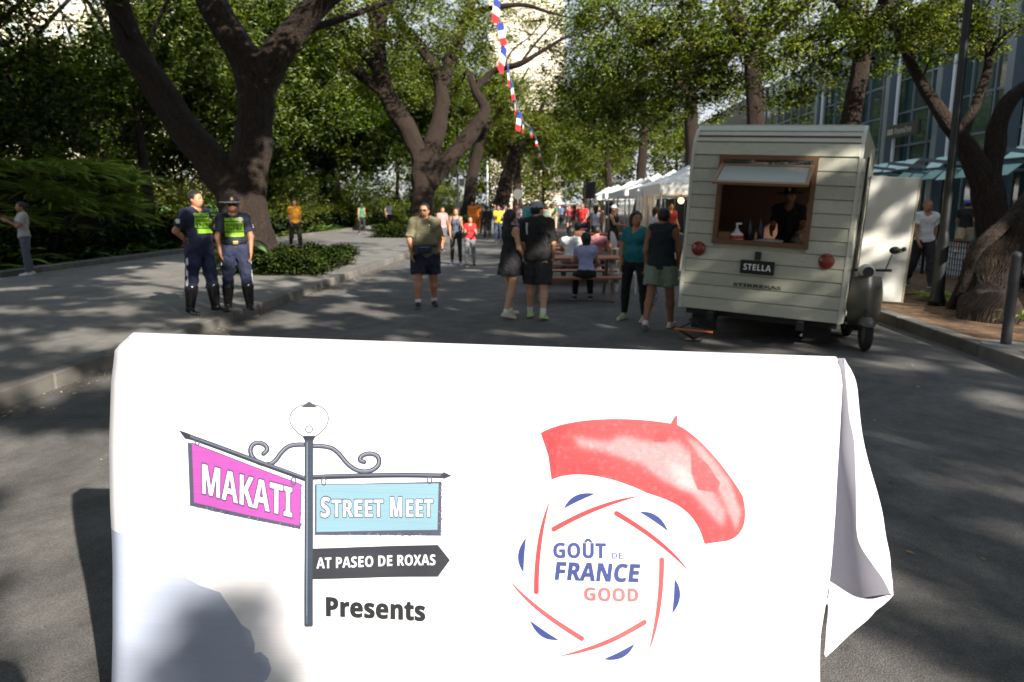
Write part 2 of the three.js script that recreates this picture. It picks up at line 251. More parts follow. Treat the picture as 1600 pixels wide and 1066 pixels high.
// the second forked tree farther along the pavement
{
  const g0 = G(660, 370, WALK - 0.1), d = g0.clone().sub(camera.position).applyQuaternion(camera.quaternion.clone().invert()).z * -1;
  const L = [
    [[g0, 0.85], [P(660, 340, d), 0.62], [P(660, 300, d), 0.56], [P(660, 262, d), 0.56], [P(656, 238, d), 0.5]],
    stations(d, [[658, 245, 0.5], [636, 200, 0.5], [606, 152, 0.46], [592, 95, 0.42], [588, 30, 0.38], [570, -30, 0.3], [520, -120, 0.2]]),
    stations(d, [[600, 145, 0.3], [545, 100, 0.28], [490, 50, 0.26], [455, 15, 0.2], [400, -30, 0.12]]),
    stations(d, [[592, 110, 0.24], [556, 70, 0.23], [515, 24, 0.2], [480, -30, 0.14]]),
    stations(d, [[664, 262, 0.5], [682, 205, 0.45], [690, 160, 0.4], [684, 120, 0.34], [662, 80, 0.28], [625, 35, 0.22], [600, -10, 0.18], [560, -80, 0.1]]),
    stations(d, [[688, 140, 0.34], [704, 95, 0.32], [722, 48, 0.28], [738, 0, 0.22], [770, -60, 0.12]]),
    stations(d, [[662, 300, 0.44], [690, 262, 0.44], [722, 226, 0.42], [750, 190, 0.36], [758, 172, 0.3], [742, 140, 0.2], [730, 110, 0.12]]),
    stations(d, [[590, 60, 0.2], [604, 10, 0.2], [600, -50, 0.15]]),
    stations(d, [[742, 140, 0.18], [770, 112, 0.16], [812, 100, 0.14, -1], [850, 78, 0.1, -1.5], [885, 58, 0.07, -2], [925, 48, 0.04, -2.5]]), stations(d, [[812, 100, 0.08, -1], [835, 70, 0.06, -1], [862, 40, 0.04, -1], [880, 20, 0.02, -1]]), stations(d, [[736, 20, 0.16], [770, 12, 0.13, -1], [820, 8, 0.1, -1.5], [860, 20, 0.07, -2], [900, 30, 0.03, -2]]), stations(d, [[785, 108, 0.07], [800, 80, 0.05], [830, 55, 0.035], [850, 30, 0.02]]),
  ];
  tree('rain_tree', 'dark tree with many twisting limbs standing in the pavement beyond the walker in olive', 'street trees', L,
    [blob(560, 10, 33, 6, 2, 4, 900, 1.3), blob(660, 60, 38, 5, 2.2, 4, 900, 1.3), blob(500, 90, 39, 5, 2, 3.5, 700, 1.3), blob(740, 30, 40, 4.5, 2, 4, 600, 1.2), blob(610, -80, 36, 7, 2, 5, 700, 1.4), blob(700, 150, 42, 3.5, 1.6, 3, 400, 1.1)], LEAF.rain, { hole: -0.05, twig: 0.06, per: 7 });
}
// smaller trees farther along both pavements
const simple = (name, label, group, x, z, h, r, blobs, mat, opt = {}) => {
  const y = WALK - 0.1, lean = opt.lean ?? rr(-0.5, 0.5), top = V(x + lean, h * 0.55, z + rr(-0.3, 0.3)), L = [[[V(x, y, z), r * 1.35], [V(x + lean * 0.2, h * 0.14, z), r], [V(x + lean * 0.5, h * 0.33, z), r * 0.9], [top, r * 0.75]]];
  const nl = opt.limbs ?? 4;
  for (let i = 0; i < nl; i++) { const a = i / nl * 6.283 + rr(-0.5, 0.5), reach = h * rr(0.25, 0.42); const nl0 = [[top.clone().add(V(0, -0.4, 0)), r * 0.55], [top.clone().add(V(Math.cos(a) * reach * 0.4, h * 0.12, Math.sin(a) * reach * 0.4)), r * 0.4], [top.clone().add(V(Math.cos(a) * reach * 0.75, h * 0.24, Math.sin(a) * reach * 0.75)), r * 0.25], [top.clone().add(V(Math.cos(a) * reach, h * 0.36, Math.sin(a) * reach)), r * 0.1]]; let clear = true; for (let k = 0; k < 3; k++) for (let q = 0; q <= 6; q++) if (inGap(nl0[k][0].clone().lerp(nl0[k + 1][0], q / 6))) clear = false; if (clear) L.push(nl0); }
  return tree(name, label, group, L, blobs, mat, opt);
};
const around = (x, y, z, n, spread, rx, ry, cnt, s) => { const out = []; for (let i = 0; i < n; i++) { const a = i / n * 6.283 + rr(-0.4, 0.4), q = spread * rr(0.5, 1); out.push(B(x + Math.cos(a) * q, y + rr(-1, 1.2), z + Math.sin(a) * q, rx * rr(0.8, 1.2), ry * rr(0.8, 1.2), rx * rr(0.8, 1.2), cnt, s)); } return out; };
simple('rain_tree', 'broad tree on the pavement just past the dark lamp post', 'street trees', -6.6, -58, 13, 0.5, around(-6.2, 9.5, -58, 6, 4.5, 3.6, 1.9, 520, 1.5), LEAF.rain, { hole: 0, lean: 1.2 });
simple('rain_tree', 'gnarled tree on the pavement by the white lamp pole', 'street trees', -5.8, -82, 14, 0.8, around(-3.5, 10, -82, 6, 5.5, 4.2, 2.2, 520, 1.9), LEAF.rain, { hole: 0, lean: 2, limbs: 6 });
simple('rain_tree', 'tree arching over the far crowd from the pavement', 'street trees', -5.2, -116, 17, 0.7, around(-2, 11, -116, 7, 7, 5, 2.8, 480, 2.6), LEAF.rain, { hole: -0.1 });
simple('rain_tree', 'leafy tree closing the view at the far end of the road', 'street trees', 7, -150, 18, 0.7, around(4, 12, -150, 8, 9, 6, 4, 520, 3.2), LEAF.rain, { hole: -0.2 });
// verge side: bright crowns over the stalls and the trailer
simple('shade_tree', 'leafy tree rising behind the white stall canopies next to the trailer', 'street trees', 7.4, -27, 13, 0.34, [blob(1010, 60, 27, 3.4, 1.9, 3, 900, 1.05), blob(1130, 30, 26, 3.4, 1.8, 3, 900, 1.05), blob(1090, 130, 28, 3.2, 1.5, 3, 750, 1), blob(960, 150, 30, 2.6, 1.4, 2.6, 520, 1), blob(1180, 110, 27, 2.4, 1.6, 2.6, 500, 1), blob(1040, -60, 27, 4.4, 1.2, 4, 300, 1.1)], LEAF.rain, { hole: -0.1, lean: -0.6, per: 8, twig: 0.05 });
simple('shade_tree', 'green tree behind the trailer roof with thin dark branches', 'street trees', 7.2, -19.5, 11, 0.26, [blob(1270, 40, 19, 2.6, 1.3, 2.2, 700, 0.85), blob(1350, -10, 18, 2.6, 1.2, 2.2, 300, 0.85), blob(1250, 130, 21, 2, 1.1, 2, 420, 0.8), blob(1420, 60, 19, 2, 0.9, 2, 330, 0.8), blob(1220, -70, 18, 3.0, 0.8, 3, 160, 0.9)], LEAF.rain, { hole: 0.05, lean: 0.5, per: 10, twig: 0.045 });
simple('shade_tree', 'tall verge tree standing beyond the first stall canopies', 'street trees', 7.5, -40, 14, 0.4, [blob(930, 40, 40, 4, 2.2, 4, 800, 1.4), blob(1000, 170, 42, 4, 2, 4, 800, 1.4), blob(900, 150, 44, 3, 2, 3, 480, 1.3), blob(1060, 90, 40, 4.5, 2.4, 4, 800, 1.4)], LEAF.garden, { hole: -0.15, per: 6 });
simple('shade_tree', 'verge tree halfway along the row of stalls', 'street trees', 7.2, -62, 15, 0.4, [blob(920, 210, 62, 4.5, 2.6, 4, 700, 1.8), blob(960, 130, 62, 6, 3, 5, 800, 2), blob(1030, 200, 64, 5, 3, 4, 600, 1.9)], LEAF.rain, { hole: -0.15, per: 5 });
simple('shade_tree', 'verge tree near the far end of the stalls', 'street trees', 6.8, -88, 15, 0.4, [blob(905, 250, 88, 5, 3, 4, 620, 2.3), blob(930, 180, 90, 7, 4, 5, 700, 2.6)], LEAF.rain, { hole: -0.15, per: 4 });
// the two trunks in the soil verge beside the fence
{
  const g0 = G(1545, 508, WALK - 0.1), d = 11.2;
  tree('verge_tree', 'thick twisted trunk leaning over the soil verge beside the grey bollard', 'street trees',
    [[[g0.clone().add(V(-0.1, -0.6, 0)), 0.46], [g0, 0.42], [P(1545, 470, d), 0.34], [P(1556, 425, d), 0.29], [P(1580, 375, d), 0.28], [P(1612, 335, d), 0.27], [P(1650, 295, d), 0.27], [P(1710, 210, d), 0.3], [P(1750, 80, d), 0.26], [P(1760, -100, d), 0.2], [P(1740, -300, d), 0.1]],
      [[G(1478, 500, WALK - 0.2), 0.07], [P(1506, 440, d - 0.1), 0.075], [P(1522, 395, d - 0.2), 0.085], [P(1552, 365, d - 0.2), 0.1], [P(1590, 335, d), 0.09]],
      stations(d, [[1750, 80, 0.2], [1690, -60, 0.16], [1600, -180, 0.12, 0.5], [1480, -260, 0.06, 1]]), stations(d, [[1755, -50, 0.18], [1850, -200, 0.14, -0.6], [1980, -320, 0.07, -1.5]])],
    [blob(1500, -270, 12, 2.6, 0.9, 2.4, 420, 0.8), blob(1720, -330, 11, 2.8, 1, 2.6, 420, 0.8), blob(1960, -330, 9.6, 2.6, 0.9, 2.6, 400, 0.8), blob(1560, -60, 12.5, 1.8, 0.5, 1.6, 170, 0.6)], LEAF.rain, { hole: 0, rad: 22 });
  const h0 = G(1566, 455, WALK - 0.1), e = 15.5;
  tree('verge_tree', 'slim dark forked tree between the fence and the glass building', 'street trees',
    [[[h0, 0.4], [P(1560, 400, e), 0.33], [P(1552, 345, e), 0.3], [P(1544, 300, e), 0.29], [P(1540, 275, e), 0.28]],
      stations(e, [[1540, 290, 0.26], [1524, 258, 0.24], [1506, 225, 0.21], [1480, 190, 0.16], [1440, 130, 0.11, 0.4], [1400, 40, 0.08, 0.8], [1380, -60, 0.05, 1]]),
      stations(e, [[1544, 285, 0.22], [1554, 235, 0.2], [1560, 190, 0.18], [1585, 150, 0.16], [1625, 120, 0.13], [1690, 60, 0.09]]),
      stations(e, [[1500, 215, 0.12], [1530, 150, 0.09], [1545, 90, 0.08], [1530, 20, 0.06], [1500, -40, 0.04]])],
    [blob(1400, 40, 16, 1.8, 0.7, 1.6, 300, 0.65), blob(1530, 60, 15.5, 2, 0.55, 1.6, 260, 0.62), blob(1470, -10, 15, 2.4, 0.7, 2, 360, 0.7), blob(1640, 40, 15, 1.8, 0.7, 1.6, 220, 0.65)], LEAF.rain, { hole: 0.05, twig: 0.03, per: 9 });
}
// unseen trees along both sides of the road, crowns shaped to dapple the shade
const SH = { variant: 3, gappy: true }, layer = (x, y, z, r, n) => B(x, y, z, r, 0.7, r, Math.round(n * 7), 0.38);
simple('shade_tree', 'street tree on the verge beside the banner whose crown shades the road', 'street trees out of frame', 8.2, 0.5, 12, 0.4, [layer(7, 8.2, -1, 4.4, 374), layer(10.5, 8.8, 2.5, 4.4, 374), layer(10.5, 9.4, -4.5, 4, 302), layer(13.5, 9.2, -1, 4, 302)], LEAF.coarse, SH);
simple('shade_tree', 'street tree on the verge behind the photographer', 'street trees out of frame', 8.8, 13, 13, 0.42, [layer(6, 9, 9, 4.4, 374), layer(11, 9.4, 9, 4.4, 374), layer(8, 10, 16, 4.6, 331), layer(14.5, 9.8, 5, 4, 302)], LEAF.coarse, SH);
simple('shade_tree', 'street tree on the pavement opposite the verge whose crown shades the officers', 'street trees out of frame', -6.4, -3.5, 12, 0.5, [layer(-4.5, 8.4, -5.5, 4.4, 560), layer(-8.5, 8.4, -8, 4.6, 620), layer(-2.5, 9.2, -9.5, 4.2, 520), layer(-1.5, 8.6, -1, 3.6, 380), layer(-9, 9, -1, 4, 460), layer(-6.5, 9.6, -12, 4, 420)], LEAF.coarse, SH);
simple('shade_tree', 'street tree on the pavement behind the photographer', 'street trees out of frame', -6.6, 12, 12, 0.5, [layer(-4, 9, 8, 4.4, 420), layer(-8, 9, 6, 4.4, 420), layer(-1, 9.8, 12, 4, 420), layer(1.8, 9.6, 4.5, 4, 460)], LEAF.coarse, SH);
[[8.5, 24, 'second verge tree added as a sky screen behind the photographer'], [8.8, 37, 'third verge tree added as a sky screen behind the photographer'], [-6.8, 24, 'second pavement tree added as a sky screen behind the photographer'], [-6.6, 37, 'third pavement tree added as a sky screen behind the photographer'], [-17, 6, 'garden tree beside the pavement behind the photographer'], [-18, 20, 'second garden tree added as a sky screen beside the pavement behind the photographer'], [1, 56, 'tree added as a sky screen closing the road behind the photographer'], [-12, 52, 'garden tree added as a sky screen closing the pavement behind the photographer']].forEach(([x, z, l]) => simple('shade_tree', l, 'street trees out of frame', x, z, 12, 0.4, [B(x - 2, 6, z, 4.5, 2.2, 4.5, 300, 1.5), B(x + 2, 7.5, z + 1, 4.5, 2.2, 4.5, 300, 1.5), B(x, 4, z, 3.6, 2, 3.6, 220, 1.4)], LEAF.coarse, { variant: 3, hole: -0.4, per: 2 }));  // added out of view to cut sky fill and deepen the shade
// garden trees: a dark wood behind the planted beds
const garden = [
  [-14.5, -17, 8, [[-10, 70, 20, 2.4, 1.5, 2, 420, 0.9], [0, 165, 19, 2.2, 1.1, 2, 360, 0.85], [60, 150, 21, 2, 1.0, 1.8, 330, 0.8], [-60, 20, 18, 2.4, 1.4, 2, 300, 0.9]], 'dark', 'low garden tree standing over the broad leaves at the bed edge'],
  [-17, -24, 11, [[130, 110, 26, 3.4, 1.5, 3, 520, 1.1], [60, 170, 26, 3.2, 1.4, 3, 460, 1.1], [210, 150, 27, 2.8, 1.4, 2.6, 430, 1.1], [150, 200, 28, 3, 1.2, 2.6, 380, 1.0]], 'dark', 'rounded garden tree below the cream tower'],
  [-14.8, -27, 12, [[270, 70, 29, 3.2, 2.4, 3, 800, 1.2], [320, 130, 29, 2.6, 1.6, 2.4, 560, 1.1], [300, 20, 30, 3, 2, 3, 620, 1.2], [230, 40, 31, 2.4, 2, 2.4, 420, 1.2]], 'mid', 'garden tree seen between the two great limbs'],
  [-15.5, -33, 12, [[440, 110, 34, 3.6, 2.6, 3, 900, 1.3], [470, 180, 34, 3, 1.8, 3, 620, 1.3], [400, 190, 33, 2.6, 1.8, 3, 560, 1.2], [430, 40, 35, 4, 2, 3, 620, 1.3]], 'mid', 'garden tree with a dense low crown between the two forked street trees'],
  [-17.5, -44, 13, [[520, 170, 46, 4, 2.6, 3.4, 760, 1.6], [560, 220, 46, 3.4, 2, 3, 560, 1.5], [480, 230, 45, 3.2, 2, 3, 520, 1.5]], 'mid', 'garden tree beyond the dense low crown, slim trunk showing'],
  [-16, -56, 14, [[600, 190, 58, 4.4, 3, 4, 700, 1.9], [640, 150, 58, 4.4, 3, 4, 560, 1.9], [560, 240, 60, 4, 2.4, 3, 460, 1.8]], 'lime', 'garden tree at the bend of the planting'],
  [-15, -72, 14, [[640, 220, 74, 5, 3.4, 4, 620, 2.3], [690, 190, 76, 5, 3.4, 4, 560, 2.3], [700, 250, 74, 4, 2.4, 3, 380, 2]], 'lime', 'garden tree past the white topped walker'],
  [-22, -36, 14, [[330, 200, 40, 5, 3, 3, 800, 1.6], [250, 200, 40, 5, 3, 3, 700, 1.6], [380, 120, 42, 5, 4, 4, 800, 1.8], [200, 130, 40, 4, 3, 3, 560, 1.6]], 'dark', 'broad tree at the back of the garden'],
  [-24, -62, 15, [[450, 260, 68, 6, 3, 4, 620, 2.4], [520, 110, 70, 7, 5, 5, 760, 2.6], [400, 60, 66, 7, 4, 5, 700, 2.5]], 'lime', 'tree far back across the garden'],
  [-20, -110, 16, [[700, 120, 112, 9, 6, 6, 640, 3.4], [760, 190, 112, 8, 5, 6, 560, 3.2], [620, 110, 110, 8, 6, 6, 560, 3.2]], 'lime', 'tall tree beyond the bend of the garden'],
  [-21, -19, 9, [[-60, 160, 24, 3.4, 1.8, 3, 420, 1.2], [30, 225, 24, 3, 1.2, 3, 320, 1.1]], 'dark', 'garden tree behind the woman in the white top'],
];
const shrubs = [[-14.2, -29, 1.5], [-15.5, -34, 1.8], [-14, -39, 1.5], [-16, -44, 2.2], [-14.2, -50, 1.7], [-15.8, -56, 2.2], [-14, -63, 1.9], [-16, -71, 2.4], [-14.2, -80, 2.2], [-15, -92, 2.6], [-14.5, -106, 2.8], [-19, -48, 2.6], [-20, -62, 3], [-20, -80, 3.2], [-20, -23, 2.8], [-23, -30, 3.2], [-21, -37, 3], [-26, -44, 3.6], [-25, -55, 3.6], [-28, -70, 4]];
const shrubSay = ['opposite the hedge of the massive tree', 'in front of the dense low crown', 'beyond the dense low crown', 'at the back of the planting', 'by the runner in green', 'behind the runner in green', 'by the white topped pedestrian', 'behind the white topped pedestrian', 'past the second forked tree', 'by the dark lamp post', 'by the white lamp pole', 'deep in the garden among the far trees', 'deep in the garden under the far trees', 'deep in the garden beyond the far trees', 'behind the raised planter', 'behind the rounded garden tree', 'behind the dense low crown', 'at the back of the garden by the broad tree', 'at the back of the garden below the paler tower', 'at the far back of the garden'];
shrubs.forEach(([x, z, r], i) => { const t = thing('garden_shrub', 'rounded leafy shrub ' + shrubSay[i], 'shrub', x, WALK, z, 0, 'shrubs behind the garden kerb'); mesh('stem', limbGeo([[V(0, -0.05, 0), 0.06], [V(0.05, 0.5, 0), 0.05], [V(0.02, 1.1, 0.05), 0.03]], 6, 3), mats.bark, t); crownOf(t, [[V(0, r * 0.75, 0), r * 1.3, r * 0.85, r * 1.5, 330, 0.7 + r * 0.25], [V(r * 0.3, r * 0.4, r * 0.5), r, r * 0.5, r, 140, 0.7 + r * 0.2]], i % 2 ? LEAF.garden : LEAF.rain, -0.4, 2); });
const ends = [[-46, -150], [-30, -168], [-15, -176], [-2, -186], [12, -178], [28, -170], [44, -160], [-60, -120], [-50, -85], [-38, -60], [-34, -38], [-32, -22]];
const endSay = ['far across the garden, beside the last shrubs', 'where the garden ends', 'beyond the white lamp pole', 'closing the road behind the booths', 'behind the yellow roofed booth', 'behind the last stalls', 'past the glass building', 'at the far edge of the garden', 'under the paler tower', 'below the cream tower', 'behind the broad tree of the garden', 'behind the woman in the white top'];
ends.forEach(([x, z], i) => { const k = Math.abs(z) > 100 ? 1.6 : 1; simple('distant_tree', 'tall leafy tree ' + endSay[i], 'trees that close the view', x, z, 15 * k, 0.35, [B(x, 3.4 * k, z, 6 * k, 3 * k, 5 * k, 330, 2.6 * k), B(x + 2, 7.5 * k, z, 6.5 * k, 3.4 * k, 5 * k, 360, 2.7 * k), B(x - 2, 11 * k, z, 5 * k, 3 * k, 5 * k, 260, 2.6 * k)], i > 7 ? LEAF.garden : LEAF.rain, { hole: -0.35, per: 3, variant: 2 }); });
for (const [x, z, h, bl, m, label] of garden) simple('garden_tree', label, 'garden trees behind the beds', x, z, h, 0.17, bl.map((b) => blob(...b)), LEAF.garden, { hole: -0.2, per: 4, twig: 0.04, variant: 2, limbs: 3 });
// ---------- people ----------
// surface nets over a distance field
function sdfMesh(f, mn, mx, cell) {
  const nx = Math.ceil((mx[0] - mn[0]) / cell) + 1, ny = Math.ceil((mx[1] - mn[1]) / cell) + 1, nz = Math.ceil((mx[2] - mn[2]) / cell) + 1, F = new Float32Array(nx * ny * nz);
  for (let k = 0, i = 0; k < nz; k++) for (let j = 0; j < ny; j++) for (let q = 0; q < nx; q++, i++) F[i] = f(mn[0] + q * cell, mn[1] + j * cell, mn[2] + k * cell);
  const id = new Int32Array(nx * ny * nz).fill(-1), pos = [], nor = [], idx = [], at = (q, j, k) => q + nx * (j + ny * k);
  const E = [[0, 1], [2, 3], [4, 5], [6, 7], [0, 2], [1, 3], [4, 6], [5, 7], [0, 4], [1, 5], [2, 6], [3, 7]], c = new Float32Array(8);
  for (let k = 0; k < nz - 1; k++) for (let j = 0; j < ny - 1; j++) for (let q = 0; q < nx - 1; q++) {
    let m = 0; for (let t = 0; t < 8; t++) { c[t] = F[at(q + (t & 1), j + ((t >> 1) & 1), k + (t >> 2))]; if (c[t] < 0) m |= 1 << t; }
    if (m === 0 || m === 255) continue;
    let x = 0, y = 0, z = 0, n = 0;
    for (const [a, b] of E) if ((c[a] < 0) !== (c[b] < 0)) { const t = c[a] / (c[a] - c[b]); x += (a & 1) + t * ((b & 1) - (a & 1)); y += ((a >> 1) & 1) + t * (((b >> 1) & 1) - ((a >> 1) & 1)); z += (a >> 2) + t * ((b >> 2) - (a >> 2)); n++; }
    id[at(q, j, k)] = pos.length / 3; const X = mn[0] + (q + x / n) * cell, Y = mn[1] + (j + y / n) * cell, Z = mn[2] + (k + z / n) * cell; pos.push(X, Y, Z);
    const e = cell * 0.5, gx = f(X + e, Y, Z) - f(X - e, Y, Z), gy = f(X, Y + e, Z) - f(X, Y - e, Z), gz = f(X, Y, Z + e) - f(X, Y, Z - e), L = Math.hypot(gx, gy, gz) || 1; nor.push(gx / L, gy / L, gz / L);
  }
  const quad = (a, b, c2, d, flip) => { if (a < 0 || b < 0 || c2 < 0 || d < 0) return; flip ? idx.push(a, c2, b, a, d, c2) : idx.push(a, b, c2, a, c2, d); };
  for (let k = 1; k < nz - 1; k++) for (let j = 1; j < ny - 1; j++) for (let q = 1; q < nx - 1; q++) {
    const s = F[at(q, j, k)] < 0;
    if (s !== F[at(q + 1, j, k)] < 0) quad(id[at(q, j - 1, k - 1)], id[at(q, j, k - 1)], id[at(q, j, k)], id[at(q, j - 1, k)], !s);
    if (s !== F[at(q, j + 1, k)] < 0) quad(id[at(q - 1, j, k - 1)], id[at(q - 1, j, k)], id[at(q, j, k)], id[at(q, j, k - 1)], !s);
    if (s !== F[at(q, j, k + 1)] < 0) quad(id[at(q - 1, j - 1, k)], id[at(q, j - 1, k)], id[at(q, j, k)], id[at(q - 1, j, k)], !s);
  }
  const g = new THREE.BufferGeometry(); g.setAttribute('position', new THREE.Float32BufferAttribute(pos, 3)); g.setAttribute('normal', new THREE.Float32BufferAttribute(nor, 3)); g.setIndex(idx); return g;
}
const smin = (a, b, k) => { const h = Math.max(k - Math.abs(a - b), 0) / k; return Math.min(a, b) - h * h * k * 0.25; };
// tapered bone; fz flattens it front to back
const bone = (a, b, r1, r2, fz = 1) => { const ax = a.x, ay = a.y, az = a.z, bx = b.x - ax, by = b.y - ay, bz = (b.z - az) * fz, bb = bx * bx + by * by + bz * bz || 1e-9; return (x, y, z) => { const px = x - ax, py = y - ay, pz = (z - az) * fz; let h = (px * bx + py * by + pz * bz) / bb; h = h < 0 ? 0 : h > 1 ? 1 : h; const dx = px - bx * h, dy = py - by * h, dz = pz - bz * h; return Math.sqrt(dx * dx + dy * dy + dz * dz) - (r1 + (r2 - r1) * h); }; };
const ell = (c, rx, ry, rz) => (x, y, z) => { const k = Math.hypot((x - c.x) / rx, (y - c.y) / ry, (z - c.z) / rz); return (k - 1) * Math.min(rx, ry, rz); };
const uni = (list, k) => (x, y, z) => { let d = list[0](x, y, z); for (let i = 1; i < list.length; i++) d = smin(d, list[i](x, y, z), k); return d; };
const halfspace = (p, n) => (x, y, z) => (x - p.x) * n.x + (y - p.y) * n.y + (z - p.z) * n.z;
const both = (...fs) => (x, y, z) => { let d = -9; for (const f of fs) d = Math.max(d, f(x, y, z)); return d; };
const minus = (f, g) => (x, y, z) => Math.max(f(x, y, z), -g(x, y, z));
const folds = (f, a, s = 9, sy = 4) => (x, y, z) => { const d = f(x, y, z); return d > 0.06 || d < -0.06 ? d : d + a * n3(x * s, y * sy, z * s) + a * 0.5 * n3(x * s * 2.2, y * sy * 2.6 + 7, z * s * 2.2); };
function bounds(pts, pad) { const b = new THREE.Box3(); for (const p of pts) b.expandByPoint(p); b.expandByScalar(pad); return [[b.min.x, b.min.y, b.min.z], [b.max.x, b.max.y, b.max.z]]; }

// a posed figure facing +z, 1.72 m tall before scaling. legs / arms: forward, outward, bend (degrees)
function figure(o) {
  const w = o.w ?? 1, belly = o.belly ?? 0, fem = o.fem ? 1 : 0, cell = o.cell ?? 0.014, J = {}, rot = (v, a) => { const c = Math.cos(a), s = Math.sin(a); return V(v.x, v.y * c - v.z * s, v.y * s + v.z * c); };
  const leg = (o.legs ?? [[2, 3, 3], [-2, 3, 3]]).map((l) => l.map((d) => d * D2R)), arm = (o.arms ?? [[4, 9, 12], [4, 9, 12]]).map((l) => l.map((d, i) => i < 3 ? d * D2R : d)), lean = (o.lean ?? 0) * D2R;
  const thighD = (l, s) => V(s * Math.sin(l[1]), -Math.cos(l[0]) * Math.cos(l[1]), Math.sin(l[0])), shankD = (l, s) => V(s * Math.sin(l[1]) * 0.6, -Math.cos(l[0] - l[2]), Math.sin(l[0] - l[2]));
  let hipY = 0; leg.forEach((l, i) => { const s = i ? -1 : 1; hipY = Math.max(hipY, 0.085 - 0.43 * thighD(l, s).y - 0.42 * shankD(l, s).y); });
  if (o.hipY) hipY = o.hipY;
  J.pelvis = V(0, hipY + 0.04, 0);
  const up = (x, y, z) => rot(V(x, y, z), lean).add(J.pelvis);
  J.waist = up(0, 0.14, 0); J.chest = up(0, 0.34, -0.005); J.neck = up(0, 0.505, -0.015); const hp = (o.nod ?? 0) * D2R, hy = (o.look ?? 0) * D2R;
  J.skull = J.neck.clone().add(rot(V(0, 0.13, 0.025), lean * 0.6 + hp));
  J.hip = [], J.knee = [], J.ankle = [], J.toe = [], J.sh = [], J.el = [], J.wr = [], J.hd = [], J.out = [];
  leg.forEach((l, i) => { const s = i ? -1 : 1, hip = V(s * (0.09 + fem * 0.006) * w, hipY, 0), kn = hip.clone().addScaledVector(thighD(l, s), 0.43), an = kn.clone().addScaledVector(shankD(l, s), 0.42); J.hip.push(hip); J.knee.push(kn); J.ankle.push(an); const lift = (l[0] - l[2]) * (o.sit ? 0 : 1), a = clamp(lift * 0.75, -0.9, 0.35), tu = s * (0.12 + (o.toe ?? 0) * D2R); J.toe.push(an.clone().add(V(Math.sin(tu) * 0.17, -0.055 + Math.sin(a) * 0.15, Math.cos(tu) * 0.17 * Math.cos(a)))); });
  const shW = (0.166 - fem * 0.018) * (0.5 + 0.5 * w);
  arm.forEach((l, i) => { const s = i ? -1 : 1, sh = up(s * shW, 0.44, -0.012), ud = rot(V(s * Math.sin(l[1]), -Math.cos(l[0]) * Math.cos(l[1]), Math.sin(l[0]) * Math.cos(l[1])), lean * 0.5), inw = l[3] ?? 0.08, fd = V(-s * Math.sin(inw), -Math.cos(l[0] + l[2]) * Math.cos(inw), Math.sin(l[0] + l[2]) * Math.cos(inw)), el = sh.clone().addScaledVector(ud, 0.285), wr = el.clone().addScaledVector(fd, 0.245); J.sh.push(sh); J.el.push(el); J.wr.push(wr); J.hd.push(fd); J.out.push(ud); });
  // body
  const limbs = [], torso = [
    bone(J.pelvis.clone().add(V(-0.06 * w, -0.03, 0)), J.pelvis.clone().add(V(0.06 * w, -0.03, 0)), 0.108 + 0.012 * fem, 0.108 + 0.012 * fem, 1.1 / (0.7 + 0.3 * w)), bone(J.pelvis, J.waist, 0.135 * w, (0.125 - 0.012 * fem) * w, 1.3), bone(J.waist, J.chest, (0.125 - 0.012 * fem) * w, 0.145 * w, 1.3),
    bone(J.chest.clone().add(V(-0.06, 0.04, 0)), J.chest.clone().add(V(0.06, 0.04, 0)), 0.105 * w, 0.105 * w, 1.1), bone(J.sh[0], J.sh[1], 0.052, 0.052, 1.05), bone(J.sh[0], up(0, 0.475, -0.015), 0.05, 0.06), bone(J.sh[1], up(0, 0.475, -0.015), 0.05, 0.06), bone(up(0, 0.43, -0.02), J.neck, 0.075, 0.058)];
  if (belly) torso.push(ell(up(0, 0.13, 0.05), 0.15 * w, 0.15, 0.1 + belly)); if (fem) for (const s of [-1, 1]) torso.push(ell(up(s * 0.07, 0.32, 0.085), 0.062, 0.06, 0.05));
  const neck = bone(J.neck.clone().add(V(0, -0.03, 0)), J.skull.clone().add(V(0, -0.03, -0.02)), 0.056, 0.05);
  for (let i = 0; i < 2; i++) limbs.push(bone(J.sh[i], J.el[i], 0.052 * w, 0.04 * w), bone(J.el[i], J.wr[i], 0.041 * w, 0.027), bone(J.hip[i], J.knee[i], 0.088 * w, 0.056 * w), bone(J.knee[i], J.knee[i].clone().lerp(J.ankle[i], 0.35), 0.054 * w, 0.056 * w), bone(J.knee[i].clone().lerp(J.ankle[i], 0.35), J.ankle[i], 0.056 * w, 0.036), bone(J.ankle[i], J.ankle[i].clone().lerp(J.toe[i], 0.35), 0.034, 0.022));
  const bodyF = uni([...torso, neck, ...limbs], 0.03), all = [J.pelvis, J.skull, ...J.knee, ...J.ankle, ...J.toe, ...J.el, ...J.wr, ...J.sh];
  const [bn, bx] = bounds(all, 0.14), geos = [sdfMesh(bodyF, bn, [bx[0], J.skull.y + 0.02, bx[2]], cell)];
  // head in its own finer grid, face towards +z before the turn
  const hw = 0.074, hf = uni([ell(V(0, 0.022, -0.012), hw + 0.004, 0.098, 0.096), ell(V(0, -0.045, 0.022), 0.056, 0.072, 0.066)], 0.05);
